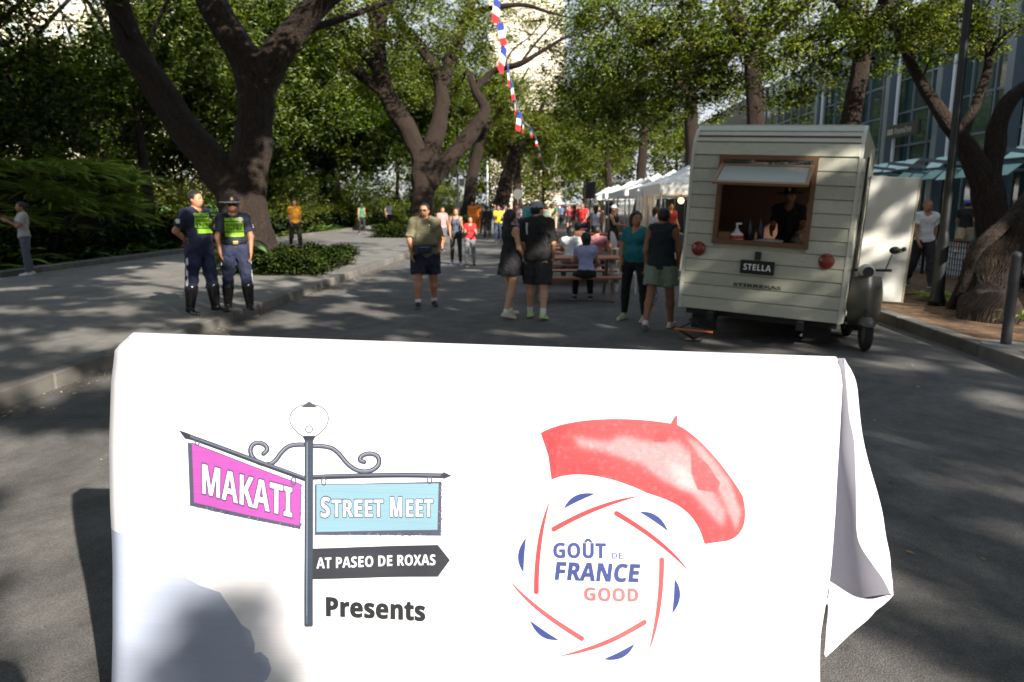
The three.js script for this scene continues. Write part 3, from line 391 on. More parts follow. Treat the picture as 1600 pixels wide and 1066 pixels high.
  const eyes = [-1, 1].map((s) => V(s * 0.031, 0.004, 0.088)), headF = (x, y, z) => { let d = hf(x, y, z); d = smin(d, Math.hypot(x * 1.3, y + 0.018 + (0.1 - z) * 0.4, (z - 0.09) * 0.8) - 0.013, 0.022); for (const e of eyes) d = Math.max(d, -smin(-d, Math.hypot(x - e.x, (y - e.y) * 1.5, z - e.z - 0.012) - 0.016, 0.012) * 1) ; d = smin(d, Math.hypot(x * 0.55, (y + 0.062) * 1.6, z - 0.08) - 0.013, 0.014); d = smin(d, Math.hypot((Math.abs(x) - hw - 0.002) * 2.2, y + 0.008, z + 0.008) - 0.024, 0.01); return d; };
  const hg = sdfMesh(headF, [-0.11, -0.14, -0.13], [0.11, 0.14, 0.14], o.cell ? 0.011 : 0.0075), hm = new THREE.Matrix4().makeRotationFromEuler(new THREE.Euler(hp + lean * 0.5, hy, 0, 'YXZ')).setPosition(J.skull);
  const tone = (g, fn) => { const p = g.attributes.position, c = new Float32Array(p.count * 3).fill(1); if (fn) for (let i = 0; i < p.count; i++) { const k = fn(p.getX(i), p.getY(i), p.getZ(i)); if (k) c.set(k, i * 3); } g.setAttribute('color', new THREE.BufferAttribute(c, 3)); return g; };
  tone(geos[0]); tone(hg, (x, y, z) => z < 0.03 ? null : Math.hypot((Math.abs(x) - 0.031), (y - 0.005) * 1.8) < 0.011 ? [0.12, 0.1, 0.1] : Math.hypot((Math.abs(x) - 0.032) * 0.7, (y - 0.026) * 2.6) < 0.014 ? [0.22, 0.2, 0.2] : Math.hypot(x * 0.6, (y + 0.062) * 1.8) < 0.014 ? [0.85, 0.5, 0.5] : null);
  hg.applyMatrix4(hm); geos.push(hg);
  // hands: palm, four fingers, thumb
  for (let i = 0; i < 2; i++) {
    const s = i ? -1 : 1, d = J.hd[i].clone(), inn = V(-s, 0, 0).addScaledVector(d, s * d.x).normalize(), side = d.clone().cross(inn).multiplyScalar(s).normalize(), wrp = J.wr[i];   // side points to the thumb
    const q = (a, b, c) => wrp.clone().addScaledVector(d, a).addScaledVector(side, b).addScaledVector(inn, c), fs = [bone(wrp, q(0.03, 0, 0), 0.026, 0.024), bone(q(0.03, 0.02, 0), q(0.085, 0.027, 0.004), 0.016, 0.013), bone(q(0.03, 0, 0), q(0.09, 0.006, 0.003), 0.017, 0.013), bone(q(0.03, -0.018, 0), q(0.083, -0.022, 0.004), 0.016, 0.012)];
    [[0.028, 0.07], [0.01, 0.08], [-0.009, 0.074], [-0.027, 0.06]].forEach(([b, L]) => fs.push(bone(q(0.085, b, 0.003), q(0.085 + L * 0.5, b * 1.06, 0.012), 0.0095, 0.0088), bone(q(0.085 + L * 0.5, b * 1.06, 0.012), q(0.085 + L * 0.9, b * 1.05, 0.034), 0.0088, 0.0072)));
    fs.push(bone(q(0.025, 0.025, 0.004), q(0.06, 0.05, 0.016), 0.013, 0.0105), bone(q(0.06, 0.05, 0.016), q(0.09, 0.055, 0.026), 0.0105, 0.008));
    const [a, b] = bounds([wrp, q(0.17, 0, 0), q(0.1, 0.06, 0), q(0.1, -0.06, 0), q(0.1, 0, 0.05)], 0.03); geos.push(tone(sdfMesh(uni(fs, 0.008), a, b, o.cell ? 0.0085 : 0.0062)));
  }
  const strip = geos.map((g) => { const n = g.toNonIndexed(); return n; }); const body = mergeGeometries(strip);
  const parts = [{ name: 'body', geo: body, key: 'skin' }];
  const add = (name, f, pts, pad, key, c = cell) => { const [a, b] = bounds(pts, pad), g = sdfMesh(f, a, b, c); parts.push({ name, geo: g, key }); return g; };
  const inflate = (f, r) => (x, y, z) => f(x, y, z) - r;
  // top: 'tee' 'tank' 'crop' 'dress' none
  const ease = o.ease ?? 0.02, torsoF = uni(torso.slice(0, 7).concat(torso.slice(8)), 0.04), upv = up(0, 1, 0).sub(J.pelvis), hem = up(0, o.hem ?? -0.06, 0), torsoIn = inflate(torsoF, ease);
  let topF = null;
  if (o.top) {
    const list = [torsoIn]; if (o.top !== 'tank') for (let i = 0; i < 2; i++) { const ls = o.sleeve ?? 0.62, e = J.sh[i].clone().lerp(J.el[i], Math.min(1, ls)), d = J.el[i].clone().sub(J.sh[i]).normalize(); if (ls <= 1) list.push(both(bone(J.sh[i], J.el[i], 0.056 * w + ease * 0.4, 0.054 * w + ease), halfspace(e, d))); else list.push(uni([bone(J.sh[i], J.el[i], 0.062 * w + ease * 0.4, 0.052 * w + ease * 0.4), both(bone(J.el[i], J.wr[i], 0.05 * w + ease * 0.4, 0.036 + ease * 0.3), halfspace(J.wr[i], J.hd[i]))], 0.02)); }
    topF = uni(list, 0.03); const neckHole = bone(up(0, 0.47 - (o.neckDrop ?? 0.0), 0.02), up(0, 0.8, 0.06), o.top === 'tank' ? 0.085 : 0.068, 0.14);
    topF = minus(both(topF, halfspace(hem, upv.clone().negate())), neckHole);
    if (o.top === 'tank') { for (let i = 0; i < 2; i++) topF = minus(topF, ell(J.sh[i].clone().add(V((i ? -1 : 1) * 0.045, -0.03, 0)), 0.075, 0.115, 0.2)); }
    if (o.flare) { const fl = bone(J.waist, J.pelvis.clone().add(V(0, -o.flare, 0)), 0.165 * w, 0.235 * w, 1.12); const low = halfspace(J.pelvis.clone().add(V(0, -o.flare, 0)), V(0, -1, 0)); const sk = both(fl, low); const t0 = topF; topF = (x, y, z) => Math.min(t0(x, y, z), sk(x, y, z)); }
    topF = folds(topF, o.fold ?? 0.01, 7, 7);
    add('shirt', topF, [...J.sh, ...J.el, ...J.wr.slice(0, (o.sleeve ?? 0) > 1 ? 2 : 0), J.neck, J.pelvis.clone().add(V(0, -(o.flare ?? 0.08), 0)), J.waist.clone().add(V(0, 0, 0.12 + belly)), J.waist.clone().add(V(0, 0, -0.14))], 0.13, 'top');
  }
  // bottoms: length 0..2 along thigh then shank
  if (o.pants) {
    const list = [inflate(uni(torso.slice(0, 2), 0.04), ease * 0.75)], k = o.pants, pe = o.pantEase ?? 0.02;
    for (let i = 0; i < 2; i++) { const td = J.knee[i].clone().sub(J.hip[i]).normalize(), sd = J.ankle[i].clone().sub(J.knee[i]).normalize(); const th = bone(J.hip[i], J.knee[i], 0.09 * w + pe, 0.06 * w + pe); if (k <= 1) list.push(both(bone(J.hip[i], J.knee[i], 0.092 * w + pe, 0.072 * w + pe * 1.4), halfspace(J.hip[i].clone().lerp(J.knee[i], k), td))); else list.push(th, both(uni([bone(J.knee[i], J.knee[i].clone().lerp(J.ankle[i], 0.35), 0.058 * w + pe, 0.058 * w + pe), bone(J.knee[i].clone().lerp(J.ankle[i], 0.35), J.ankle[i], 0.058 * w + pe, 0.042 + pe)], 0.02), halfspace(J.knee[i].clone().lerp(J.ankle[i], k - 1), sd))); }
    add('trousers', folds(both(uni(list, 0.022), halfspace(J.pelvis.clone().add(V(0, o.rise ?? Math.min(0.09, (o.hem ?? -0.06) + 0.05), 0)), upv)), pe > 0.01 ? 0.01 : 0.003, 9, 7), [J.pelvis, J.waist, ...J.hip, ...J.knee, ...(k > 1 ? J.ankle : [])], 0.16, 'bottom');
  }
  // shoes with soles; boots rise along the shank
  for (let i = 0; i < 2; i++) {
    const an = J.ankle[i], to = J.toe[i], fd = to.clone().sub(an).setY(0).normalize(), ty = to.y - an.y + 0.055, heel = an.clone().addScaledVector(fd, -0.045).add(V(0, -0.05 - ty * 0.25, 0)), t2 = an.clone().addScaledVector(fd, 0.165).add(V(0, -0.056 + ty * 0.95, 0)), un = t2.clone().sub(heel).normalize(), upn = V(0, 1, 0).addScaledVector(un, -un.y).normalize(), sole = heel.clone().addScaledVector(upn, -0.018);
    const foot = uni([bone(heel, t2, 0.04, 0.037), bone(an.clone().addScaledVector(upn, -0.005), t2.clone().lerp(heel, 0.35), 0.043, 0.035)].concat(o.boots ? [bone(an, an.clone().lerp(J.knee[i], 0.7), 0.056 * w, 0.086 * w)] : []), 0.03);
    add('shoe', both(foot, halfspace(sole.clone().addScaledVector(upn, 0.012), upn.clone().negate())), [heel, t2, an].concat(o.boots ? [J.knee[i]] : []), 0.1, 'shoe', 0.011);
    if (!o.boots) { add('sole', both((x, y, z) => foot(x, y + 0.0, z) - 0.005, halfspace(sole, upn.clone().negate()), halfspace(sole.clone().addScaledVector(upn, 0.019), upn)), [heel, t2], 0.08, 'sole', 0.011);
      if (o.socks) add('sock', both(uni([bone(an, an.clone().lerp(J.knee[i], 0.3), 0.042, 0.05 * w)], 0.01), halfspace(an.clone().lerp(J.knee[i], o.socks), J.knee[i].clone().sub(an).normalize())), [an, an.clone().lerp(J.knee[i], 0.3)], 0.07, 'sock', 0.011); }
  }
  // hair in head space
  const hairList = []; if (o.hair !== 'none') {
    const long = o.hair === 'long', bun = o.hair === 'bun', bald = o.hair === 'thin', base = ell(V(0, long || bun ? 0.03 : 0.027, -0.02), hw + (long ? 0.022 : 0.013), long ? 0.108 : 0.104, long ? 0.108 : 0.1), face = (x, y, z) => Math.max(0.028 + (y > 0 ? y * 0.35 : 0) - z + (bald ? -0.05 : 0), y - (bald ? 0.2 : 0.078)), low = (x, y, z) => (bun || !long ? -0.045 - y + z * 0.3 : -0.1 - y);
    let hf2 = (x, y, z) => Math.max(Math.max(base(x, y, z), -face(x, y, z)), low(x, y, z)); if (bald) { const b0 = hf2; hf2 = (x, y, z) => Math.max(b0(x, y, z), y - 0.075 + 0.5 * z); }
    if (bun) { const b1 = hf2; hf2 = (x, y, z) => smin(b1(x, y, z), Math.hypot(x, y - 0.05, z + 0.13) - 0.045, 0.03); }
    const pony = long ? bone(V(0, -0.02, -0.075), V(0, -(o.hairLen ?? 0.3), -0.085 + (o.lean ?? 0) * 0.002), 0.085, 0.05, 1.7) : null, hair = (x, y, z) => { let d = hf2(x, y, z); if (pony) d = smin(d, pony(x, y, z), 0.04); return d + 0.005 * n3(x * 40, y * 9, z * 40); };
    const g = sdfMesh(hair, [-0.13, long ? -(o.hairLen ?? 0.3) - 0.08 : -0.14, -0.2], [0.13, 0.16, 0.14], 0.0105); g.applyMatrix4(hm); parts.push({ name: 'hair', geo: g, key: 'hair' });
  }
  const scaleGeo = (g) => { g.applyMatrix4(hm); return g; };
  if (o.hat === 'cap' || o.hat === 'visor') { const dome = new THREE.SphereGeometry(0.1, 20, 10, 0, 6.283, 0, Math.PI * 0.5).scale(0.9, 0.95, 1.06).translate(0, 0.04, -0.012); const s = new THREE.Shape(); s.absarc(0, 0, 0.086, 0, Math.PI); const br = new THREE.ExtrudeGeometry(s, { depth: 0.006, bevelEnabled: false }).rotateX(Math.PI / 2).scale(0.9, 1, 1.15).rotateX(0.18).translate(0, 0.045, 0.075); parts.push({ name: 'cap', geo: scaleGeo(dome), key: 'hat' }, { name: 'cap_brim', geo: scaleGeo(br), key: 'hat' }); }
  if (o.hat === 'brim') { const pr = [[0, 0.15], [0.05, 0.15], [0.078, 0.13], [0.09, 0.08], [0.095, 0.052], [0.17, 0.046], [0.19, 0.052], [0.19, 0.047], [0.17, 0.04], [0.09, 0.042]].map(([x, y]) => new THREE.Vector2(x, y)); parts.push({ name: 'hat_crown', geo: scaleGeo(new THREE.LatheGeometry(pr.slice(0, 5), 24).scale(1, 1, 1.1)), key: 'hat' }, { name: 'hat_brim', geo: scaleGeo(new THREE.LatheGeometry(pr.slice(4), 28).scale(1, 1, 1.1)), key: 'brim' }, { name: 'hat_badge', geo: scaleGeo(new THREE.SphereGeometry(0.02, 10, 8).scale(1, 1.3, 0.4).translate(0, 0.1, 0.098)), key: 'gold' }); }
  if (o.glasses) parts.push({ name: 'sunglasses', geo: scaleGeo(join([rbox(0.052, 0.032, 0.01, 0.008).rotateY(0.2).translate(0.033, 0.006, 0.094), rbox(0.052, 0.032, 0.01, 0.008).rotateY(-0.2).translate(-0.033, 0.006, 0.094), box(0.02, 0.006, 0.006, 0, 0.012, 0.1), box(0.004, 0.006, 0.09, 0.076, 0.012, 0.045), box(0.004, 0.006, 0.09, -0.076, 0.012, 0.045)])), key: 'glasses' });
  if (o.mask) parts.push({ name: 'face_mask', geo: scaleGeo(new THREE.SphereGeometry(0.06, 16, 12, 0, Math.PI, 0.9, 1.3).rotateY(0).scale(1, 0.9, 0.8).translate(0, -0.045, 0.055)), key: 'mask' });
  // a panel that follows the front (or back) of the shirt
  const panel = (x0, x1, y0, y1, lift, dirZ = 1, n = 14) => { const pos = [], uv = [], idx = []; for (let j = 0; j <= n; j++) for (let i = 0; i <= n; i++) { const x = lerp(x0, x1, i / n), y = lerp(y0, y1, j / n); let z = 0.45 * dirZ; for (let k = 0; k < 90; k++) { const d = topF(x, y, z); if (d < 0.001 || z * dirZ < 0.01) break; z -= dirZ * clamp(d * 0.7, 0.002, 0.05); } pos.push(x, y, z + dirZ * lift); uv.push(dirZ > 0 ? i / n : 1 - i / n, j / n); } for (let j = 0; j < n; j++) for (let i = 0; i < n; i++) { const a = j * (n + 1) + i, b = a + n + 1; idx.push(a, a + 1, b + 1, a, b + 1, b); } const g = new THREE.BufferGeometry(); g.setAttribute('position', new THREE.Float32BufferAttribute(pos, 3)); g.setAttribute('uv', new THREE.Float32BufferAttribute(uv, 2)); g.setIndex(idx); g.computeVertexNormals(); return g; };
  return { parts, J, panel, up, hm, topF, o };
}
const HAIR = M([0.012, 0.01, 0.009], 0.55), matCache = new Map();
const cloth = (c) => { const k = c.join(); if (!matCache.has(k)) matCache.set(k, M(c, 0.88)); return matCache.get(k); };
const skinOf = (c) => { const k = 's' + c.join(); if (!matCache.has(k)) matCache.set(k, M(c, 0.5, { vertexColors: true })); return matCache.get(k); };
const SKIN = { tan: [0.42, 0.2, 0.11], brown: [0.3, 0.135, 0.07], light: [0.55, 0.31, 0.19] };
function put(F, label, at, turn, h, colors, group, extra) {
  const t = thing('person', label, 'person', at.x, at.y, at.z, turn, group), c = { skin: SKIN.tan, top: [0.5, 0.5, 0.5], bottom: [0.03, 0.03, 0.04], shoe: [0.05, 0.05, 0.05], sole: [0.7, 0.7, 0.68], sock: [0.75, 0.75, 0.75], hat: [0.3, 0.33, 0.36], brim: [0.6, 0.6, 0.62], gold: [0.6, 0.42, 0.1], glasses: [0.01, 0.01, 0.01], mask: [0.8, 0.8, 0.8], ...colors };
  t.scale.setScalar(h / 1.72);
  for (const p of F.parts) mesh(p.name, p.geo, p.key === 'skin' ? skinOf(c.skin) : p.key === 'hair' ? (c.hair ? cloth(c.hair) : HAIR) : p.key === 'shoe' && c.boots ? mats.bootLeather : cloth(c[p.key]), t);
  if (extra) extra(t, F); return t;
}
mats.bootLeather = M([0.01, 0.01, 0.011], 0.22);
const faceCam = (p, deg = 0) => Math.atan2(-p.x, -p.z) + deg * D2R;       // turn that faces the camera, plus an angle

// --- the two traffic officers
{
  const vest = canvasTex(512, 512, (c) => { c.fillStyle = '#0a0d16'; c.fillRect(0, 0, 512, 512); c.fillStyle = '#a4e432'; c.fillRect(6, 6, 500, 84); c.fillRect(6, 116, 500, 250); c.fillRect(6, 396, 500, 110); c.fillStyle = '#10160a'; c.textAlign = 'center'; c.font = 'bold 122px sans-serif'; c.save(); c.translate(256, 232); c.scale(0.98, 1); c.fillText('MAKATI', 0, 0); c.restore(); c.font = 'bold 134px sans-serif'; c.save(); c.translate(256, 352); c.scale(1.12, 1); c.fillText('INFRA', 0, 0); c.restore(); c.font = '70px sans-serif'; c.fillStyle = '#5d8a1e'; c.fillText('015', 290, 476); c.fillStyle = '#3d5a18'; c.fillRect(150, 34, 60, 30); c.fillRect(380, 30, 90, 36); });
  const vestMat = new THREE.MeshStandardMaterial({ map: vest, roughness: 0.6, side: THREE.DoubleSide });
  const stripe = M([0.75, 0.75, 0.78], 0.7), belt = M([0.012, 0.012, 0.014], 0.35);
  const kit = (t, F, low) => {
    const y0 = F.J.waist.y + 0.03, y1 = F.J.chest.y + 0.115; mesh('reflective_panel', F.panel(-0.135, 0.135, y0, y1, 0.006), vestMat, t); mesh('reflective_panel', F.panel(-0.135, 0.135, y0, y1, 0.006, -1), vestMat, t);
    const b = new THREE.TorusGeometry(0.155, 0.024, 8, 28).rotateX(Math.PI / 2).scale(1.08, 1.15, 0.86).translate(0, F.J.pelvis.y + 0.085, 0); mesh('duty_belt', b, belt, t);
    mesh('belt_buckle', rbox(0.075, 0.05, 0.015, 0.006, 0, F.J.pelvis.y + 0.085, 0.155), M([0.5, 0.38, 0.12], 0.3, { metalness: 0.8 }), t);
    mesh('holster', rbox(0.06, 0.16, 0.09, 0.02, 0.185, F.J.pelvis.y + 0.01, 0), belt, t); mesh('radio_pouch', rbox(0.05, 0.1, 0.06, 0.012, -0.18, F.J.pelvis.y + 0.05, 0.02), belt, t);
    for (let i = 0; i < 2; i++) { const s = i ? -1 : 1, pts = []; for (let k = 0; k <= 10; k++) { const q = k / 10, p = q < 0.62 ? F.J.hip[i].clone().lerp(F.J.knee[i], q / 0.62) : F.J.knee[i].clone().lerp(F.J.ankle[i], (q - 0.62) / 0.38 * 0.3); p.x += s * lerp(0.112, 0.08, Math.min(1, q / 0.62)); pts.push(p); } const list = []; for (let k = 1; k < 10; k++) list.push(beam(pts[k], pts[k + 1], 0.012, 0.036)); mesh('leg_stripe', join(list.map((g) => g)), stripe, t); }
    for (let i = 0; i < 2; i++) { const s = i ? -1 : 1, p = F.J.sh[i].clone().lerp(F.J.el[i], 0.42).add(V(s * 0.076, 0, 0.015)); mesh('sleeve_patch', rbox(0.012, 0.06, 0.075, 0.004).rotateZ(s * 0.15).translate(p.x, p.y, p.z), M(i ? [0.7, 0.7, 0.7] : [0.72, 0.6, 0.58], 0.7), t); }
    for (const q of [0.075, -0.1]) mesh('shoulder_strap', F.panel(q, q + 0.025, y1, y1 + 0.08, 0.006, 1, 6), belt, t);
  };
  const common = { top: 'tee', sleeve: 0.72, pants: 1.34, boots: true, hem: -0.0, ease: 0.018, pantEase: 0.022, neckDrop: -0.03, rise: 0.12 };
  const A = figure({ ...common, w: 1.08, hair: 'short', arms: [[-28, 10, 18, 0.95], [-34, 12, 22, 0.9]], legs: [[5, 6, 3], [-4, 6, 3]], look: 8, belly: 0.01 });
  const a = G(319, 490, WALK); put(A, 'officer without a hat, hands behind back, lime vest panel over navy uniform', a, faceCam(a, 42), 1.75, { skin: SKIN.tan, top: [0.018, 0.024, 0.06], bottom: [0.013, 0.019, 0.055], shoe: [0.01, 0.01, 0.011], boots: true }, null, kit);
  const Bf = figure({ ...common, w: 1.06, hair: 'short', hat: 'brim', arms: [[6, 13, 12], [8, 15, 14]], legs: [[4, 5, 2], [-3, 5, 3]], look: -6, glasses: true });
  const b = G(374, 486, WALK); put(Bf, 'officer in a wide white brimmed hat, arms hanging, lime vest panel over navy uniform', b, faceCam(b, 4), 1.66, { skin: SKIN.brown, top: [0.022, 0.028, 0.06], bottom: [0.012, 0.017, 0.045], shoe: [0.012, 0.012, 0.012], hat: [0.02, 0.024, 0.04], brim: [0.62, 0.62, 0.64], boots: true }, null, (t, F) => { kit(t, F); mesh('name_badge', F.panel(0.07, 0.11, F.J.chest.y + 0.03, F.J.chest.y + 0.12, 0.01, 1, 3), M([0.7, 0.55, 0.5], 0.6), t); });
}
// --- walker in olive
{
  const F = figure({ w: 1.2, belly: 0.055, top: 'tee', sleeve: 0.85, ease: 0.03, hem: -0.12, pants: 0.86, pantEase: 0.03, socks: 0.16, hair: 'short', glasses: true, arms: [[-8, 12, 14], [6, 14, 18]], legs: [[-2, 3, 8], [13, 3, 6]], look: -22, neckDrop: -0.02, fold: 0.009 });
  const a = G(666, 480, 0); put(F, 'man in olive t-shirt and navy shorts walking with a waist bag', a, faceCam(a, 4), 1.72, { skin: SKIN.tan, top: [0.15, 0.14, 0.08], bottom: [0.014, 0.016, 0.035], shoe: [0.02, 0.02, 0.024], sole: [0.25, 0.25, 0.25] }, null, (t, G2) => {
    const y = G2.J.waist.y - 0.1, navy = M([0.014, 0.02, 0.045], 0.7); const bag = mesh('waist_bag', rbox(0.25, 0.145, 0.085, 0.035).rotateZ(0.05).translate(-0.03, y - 0.02, 0.235), navy, t); mesh('zip', box(0.17, 0.006, 0.004, -0.03, y + 0.015, 0.28), M([0.4, 0.4, 0.42], 0.4), bag);
    mesh('waist_strap', new THREE.TorusGeometry(0.2, 0.014, 8, 32).rotateX(Math.PI / 2).scale(1, 1.6, 0.98).translate(0, y + 0.03, 0.02), navy, t);
    const w = G2.J.wr[0]; mesh('wristwatch', new THREE.TorusGeometry(0.034, 0.012, 8, 16).rotateX(Math.PI / 2).scale(1, 1.3, 1).translate(w.x, w.y + 0.02, w.z), mats.black, t);
    mesh('chest_logo', G2.panel(0.06, 0.078, G2.J.chest.y + 0.05, G2.J.chest.y + 0.068, 0.003, 1, 3), mats.white, t);
  });
}
// --- the pair in black and the pair by the trailer
const strideAway = { legs: [[8, 3, 6], [-8, 3, 10]] };
{
  const F = figure({ fem: 1, w: 0.98, top: 'tank', flare: 0.28, hem: -0.02, ease: 0.016, hair: 'long', hairLen: 0.36, arms: [[6, 10, 55], [4, 12, 40]], legs: [[8, 3, 4], [-9, 3, 10]], socks: 0.14, neckDrop: 0.02 });
  const a = G(798, 496, 0); put(F, 'long haired woman in a short black dress and cream sneakers', a, faceCam(a, 128), 1.62, { skin: SKIN.light, top: [0.012, 0.012, 0.014], shoe: [0.62, 0.55, 0.44], sole: [0.6, 0.54, 0.42] });
  const F2 = figure({ w: 1.04, top: 'tee', sleeve: 0.9, ease: 0.035, hem: -0.16, pants: 0.95, pantEase: 0.035, hair: 'short', hat: 'cap', arms: [[4, 9, 12], [10, 12, 16]], legs: [[10, 3, 6], [-7, 3, 12]], look: -35, socks: 0.2 });
  const b = G(839, 498, 0); put(F2, 'man in grey cap, black tee and shorts with lime green running shoes', b, faceCam(b, 168), 1.74, { skin: SKIN.light, top: [0.01, 0.01, 0.011], bottom: [0.022, 0.024, 0.026], shoe: [0.42, 0.72, 0.26], sole: [0.62, 0.8, 0.5], hat: [0.3, 0.34, 0.38] }, null, (t, X) => mesh('shoulder_stripe', join([X.panel(0.12, 0.15, X.J.chest.y - 0.05, X.J.chest.y + 0.12, 0.004, -1, 6)]), M([0.55, 0.56, 0.58], 0.8), t));
  const F3 = figure({ fem: 1, w: 1.1, belly: 0.012, top: 'tee', sleeve: 0.55, ease: 0.012, hem: -0.03, pants: 1.93, pantEase: 0.006, hair: 'long', hairLen: 0.26, arms: [[2, 14, 10], [2, 16, 16]], legs: [[4, 8, 3], [-3, 8, 4]], look: 44, neckDrop: 0.03 });
  const c = G(990, 501, 0); put(F3, 'woman in teal t-shirt and black leggings glancing aside beside the trailer', c, faceCam(c, -24), 1.6, { skin: SKIN.tan, top: [0.008, 0.16, 0.18], bottom: [0.01, 0.01, 0.012], shoe: [0.5, 0.55, 0.34], sole: [0.68, 0.68, 0.6] });
  const F4 = figure({ w: 1.08, top: 'tank', ease: 0.034, hem: -0.1, pants: 0.7, pantEase: 0.035, hair: 'short', arms: [[4, 12, 10], [6, 12, 16]], legs: [[-12, 3, 20], [10, 3, 2]], neckDrop: 0.05, look: 20 });
  const d = G(1030, 514, 0); put(F4, 'man in dark tank top and sage green shorts seen from behind beside the trailer', d, faceCam(d, 168), 1.66, { skin: SKIN.brown, top: [0.012, 0.018, 0.024], bottom: [0.2, 0.25, 0.19], shoe: [0.72, 0.56, 0.54], sole: [0.7, 0.62, 0.6] });
}
// --- reusable figures for everyone farther away
const far = 0.02, W = {
  walkTee: figure({ cell: far, top: 'tee', pants: 1.95, hair: 'short', legs: [[16, 3, 6], [-16, 3, 18]], arms: [[-14, 8, 15], [16, 8, 20]] }),
  walkShorts: figure({ cell: far, top: 'tee', pants: 0.8, pantEase: 0.03, hair: 'short', legs: [[-12, 3, 14], [14, 3, 6]], arms: [[14, 9, 20], [-12, 9, 15]] }),
  walkFem: figure({ cell: far, fem: 1, w: 0.96, top: 'tank', ease: 0.012, hem: -0.02, pants: 1.95, pantEase: 0.006, hair: 'long', legs: [[12, 3, 4], [-14, 3, 16]], arms: [[-10, 9, 18], [12, 9, 18]] }),
  standTee: figure({ cell: far, top: 'tee', pants: 1.95, hair: 'short', arms: [[10, 10, 40], [4, 10, 12]] }),
  standFem: figure({ cell: far, fem: 1, w: 0.97, top: 'tee', sleeve: 0.5, ease: 0.015, hem: -0.04, pants: 1.92, pantEase: 0.012, hair: 'long', arms: [[22, 8, 70], [20, 8, 75]] }),
  standShorts: figure({ cell: far, fem: 1, w: 0.98, top: 'tank', ease: 0.014, hem: -0.06, pants: 0.62, pantEase: 0.03, hair: 'bun', hat: 'cap', arms: [[20, 8, 60], [30, 6, 55]] }),
  longSleeve: figure({ cell: far, top: 'tee', sleeve: 2, pants: 1.95, pantEase: 0.03, hair: 'short', arms: [[12, 10, 40], [4, 12, 20]] }),
  sit: figure({ cell: far, top: 'tee', pants: 1.9, hair: 'short', sit: true, legs: [[84, 6, 84], [84, 8, 80]], arms: [[40, 10, 50], [36, 10, 56]], lean: 10 }),
  sitFem: figure({ cell: far, fem: 1, top: 'tee', sleeve: 0.5, ease: 0.012, hem: 0.02, pants: 1.9, pantEase: 0.01, hair: 'long', hairLen: 0.28, sit: true, legs: [[84, 5, 84], [84, 5, 84]], arms: [[42, 14, 45], [20, 20, 50]], lean: 14 }),
  hatWork: figure({ cell: far, top: 'tee', pants: 1.95, hair: 'short', hat: 'brim', arms: [[20, 10, 60], [20, 10, 60]], lean: 6 }),
};
const person = (k, label, u, v, deg, h, colors, hy = 0, group = 'people along the street') => { const a = G(u, v, hy); return put(W[k], label, a, faceCam(a, deg), h, colors, group); };
const C = { white: [0.7, 0.7, 0.7], black: [0.012, 0.012, 0.014], navy: [0.015, 0.02, 0.05], grey: [0.12, 0.12, 0.13], red: [0.6, 0.02, 0.025], orange: [0.75, 0.2, 0.02], yellow: [0.8, 0.6, 0.03], teal: [0.05, 0.3, 0.3], pink: [0.5, 0.16, 0.17], blue: [0.25, 0.32, 0.55], green: [0.04, 0.18, 0.09], denim: [0.06, 0.08, 0.14], tan: [0.4, 0.3, 0.2], sage: [0.25, 0.32, 0.24], maroon: [0.2, 0.02, 0.03], steel: [0.1, 0.14, 0.24] };
person('walkFem', 'woman in slate tank top and dark leggings walking beside the child in red', 713, 414, 0, 1.6, { top: [0.06, 0.075, 0.11], bottom: [0.03, 0.032, 0.036], shoe: [0.12, 0.16, 0.4] });
person('standFem', 'child in a red t-shirt and pale grey trousers holding a phone', 735, 416, 10, 1.36, { top: C.red, bottom: [0.2, 0.21, 0.23], shoe: C.black });
person('walkShorts', 'woman in pink top just behind the slate tank top', 692, 392, 30, 1.6, { top: [0.5, 0.24, 0.24], bottom: C.grey });
person('longSleeve', 'street cleaner in full orange uniform standing by the kerb', 738, 366, 20, 1.68, { top: C.orange, bottom: C.orange }, WALK, 'street cleaners');
person('longSleeve', 'second orange uniformed street cleaner turned towards the tree', 746, 362, 150, 1.66, { top: C.orange, bottom: C.orange, skin: SKIN.brown }, WALK, 'street cleaners');
person('walkTee', 'walker with an orange shirt and dark trousers on the shaded pavement', 463, 388, 10, 1.72, { top: [0.7, 0.3, 0.02], bottom: [0.02, 0.015, 0.012], skin: SKIN.brown }, WALK);
person('walkFem', 'runner in a green top and black tights by the garden kerb', 566, 366, 190, 1.6, { top: C.green, bottom: C.black }, WALK);
person('walkTee', 'pedestrian in a white top and black trousers seen from behind on the pavement', 608, 357, 175, 1.66, { top: C.white, bottom: C.black }, WALK);
{ const F = figure({ fem: 1, top: 'tee', sleeve: 0.7, ease: 0.02, hem: -0.08, pants: 1.95, hair: 'bun', arms: [[30, 8, 95, 0.5], [25, 8, 110, 0.3]], legs: [[3, 3, 3], [-3, 3, 5]] }); const a = G(45, 431, WALK); put(F, 'woman in white top and grey jeans standing by the garden kerb', a, faceCam(a, -82), 1.6, { top: [0.36, 0.35, 0.34], bottom: [0.1, 0.11, 0.14], shoe: C.white, skin: SKIN.brown }); }  // white top and jeans toned down, deep shade put into their colours
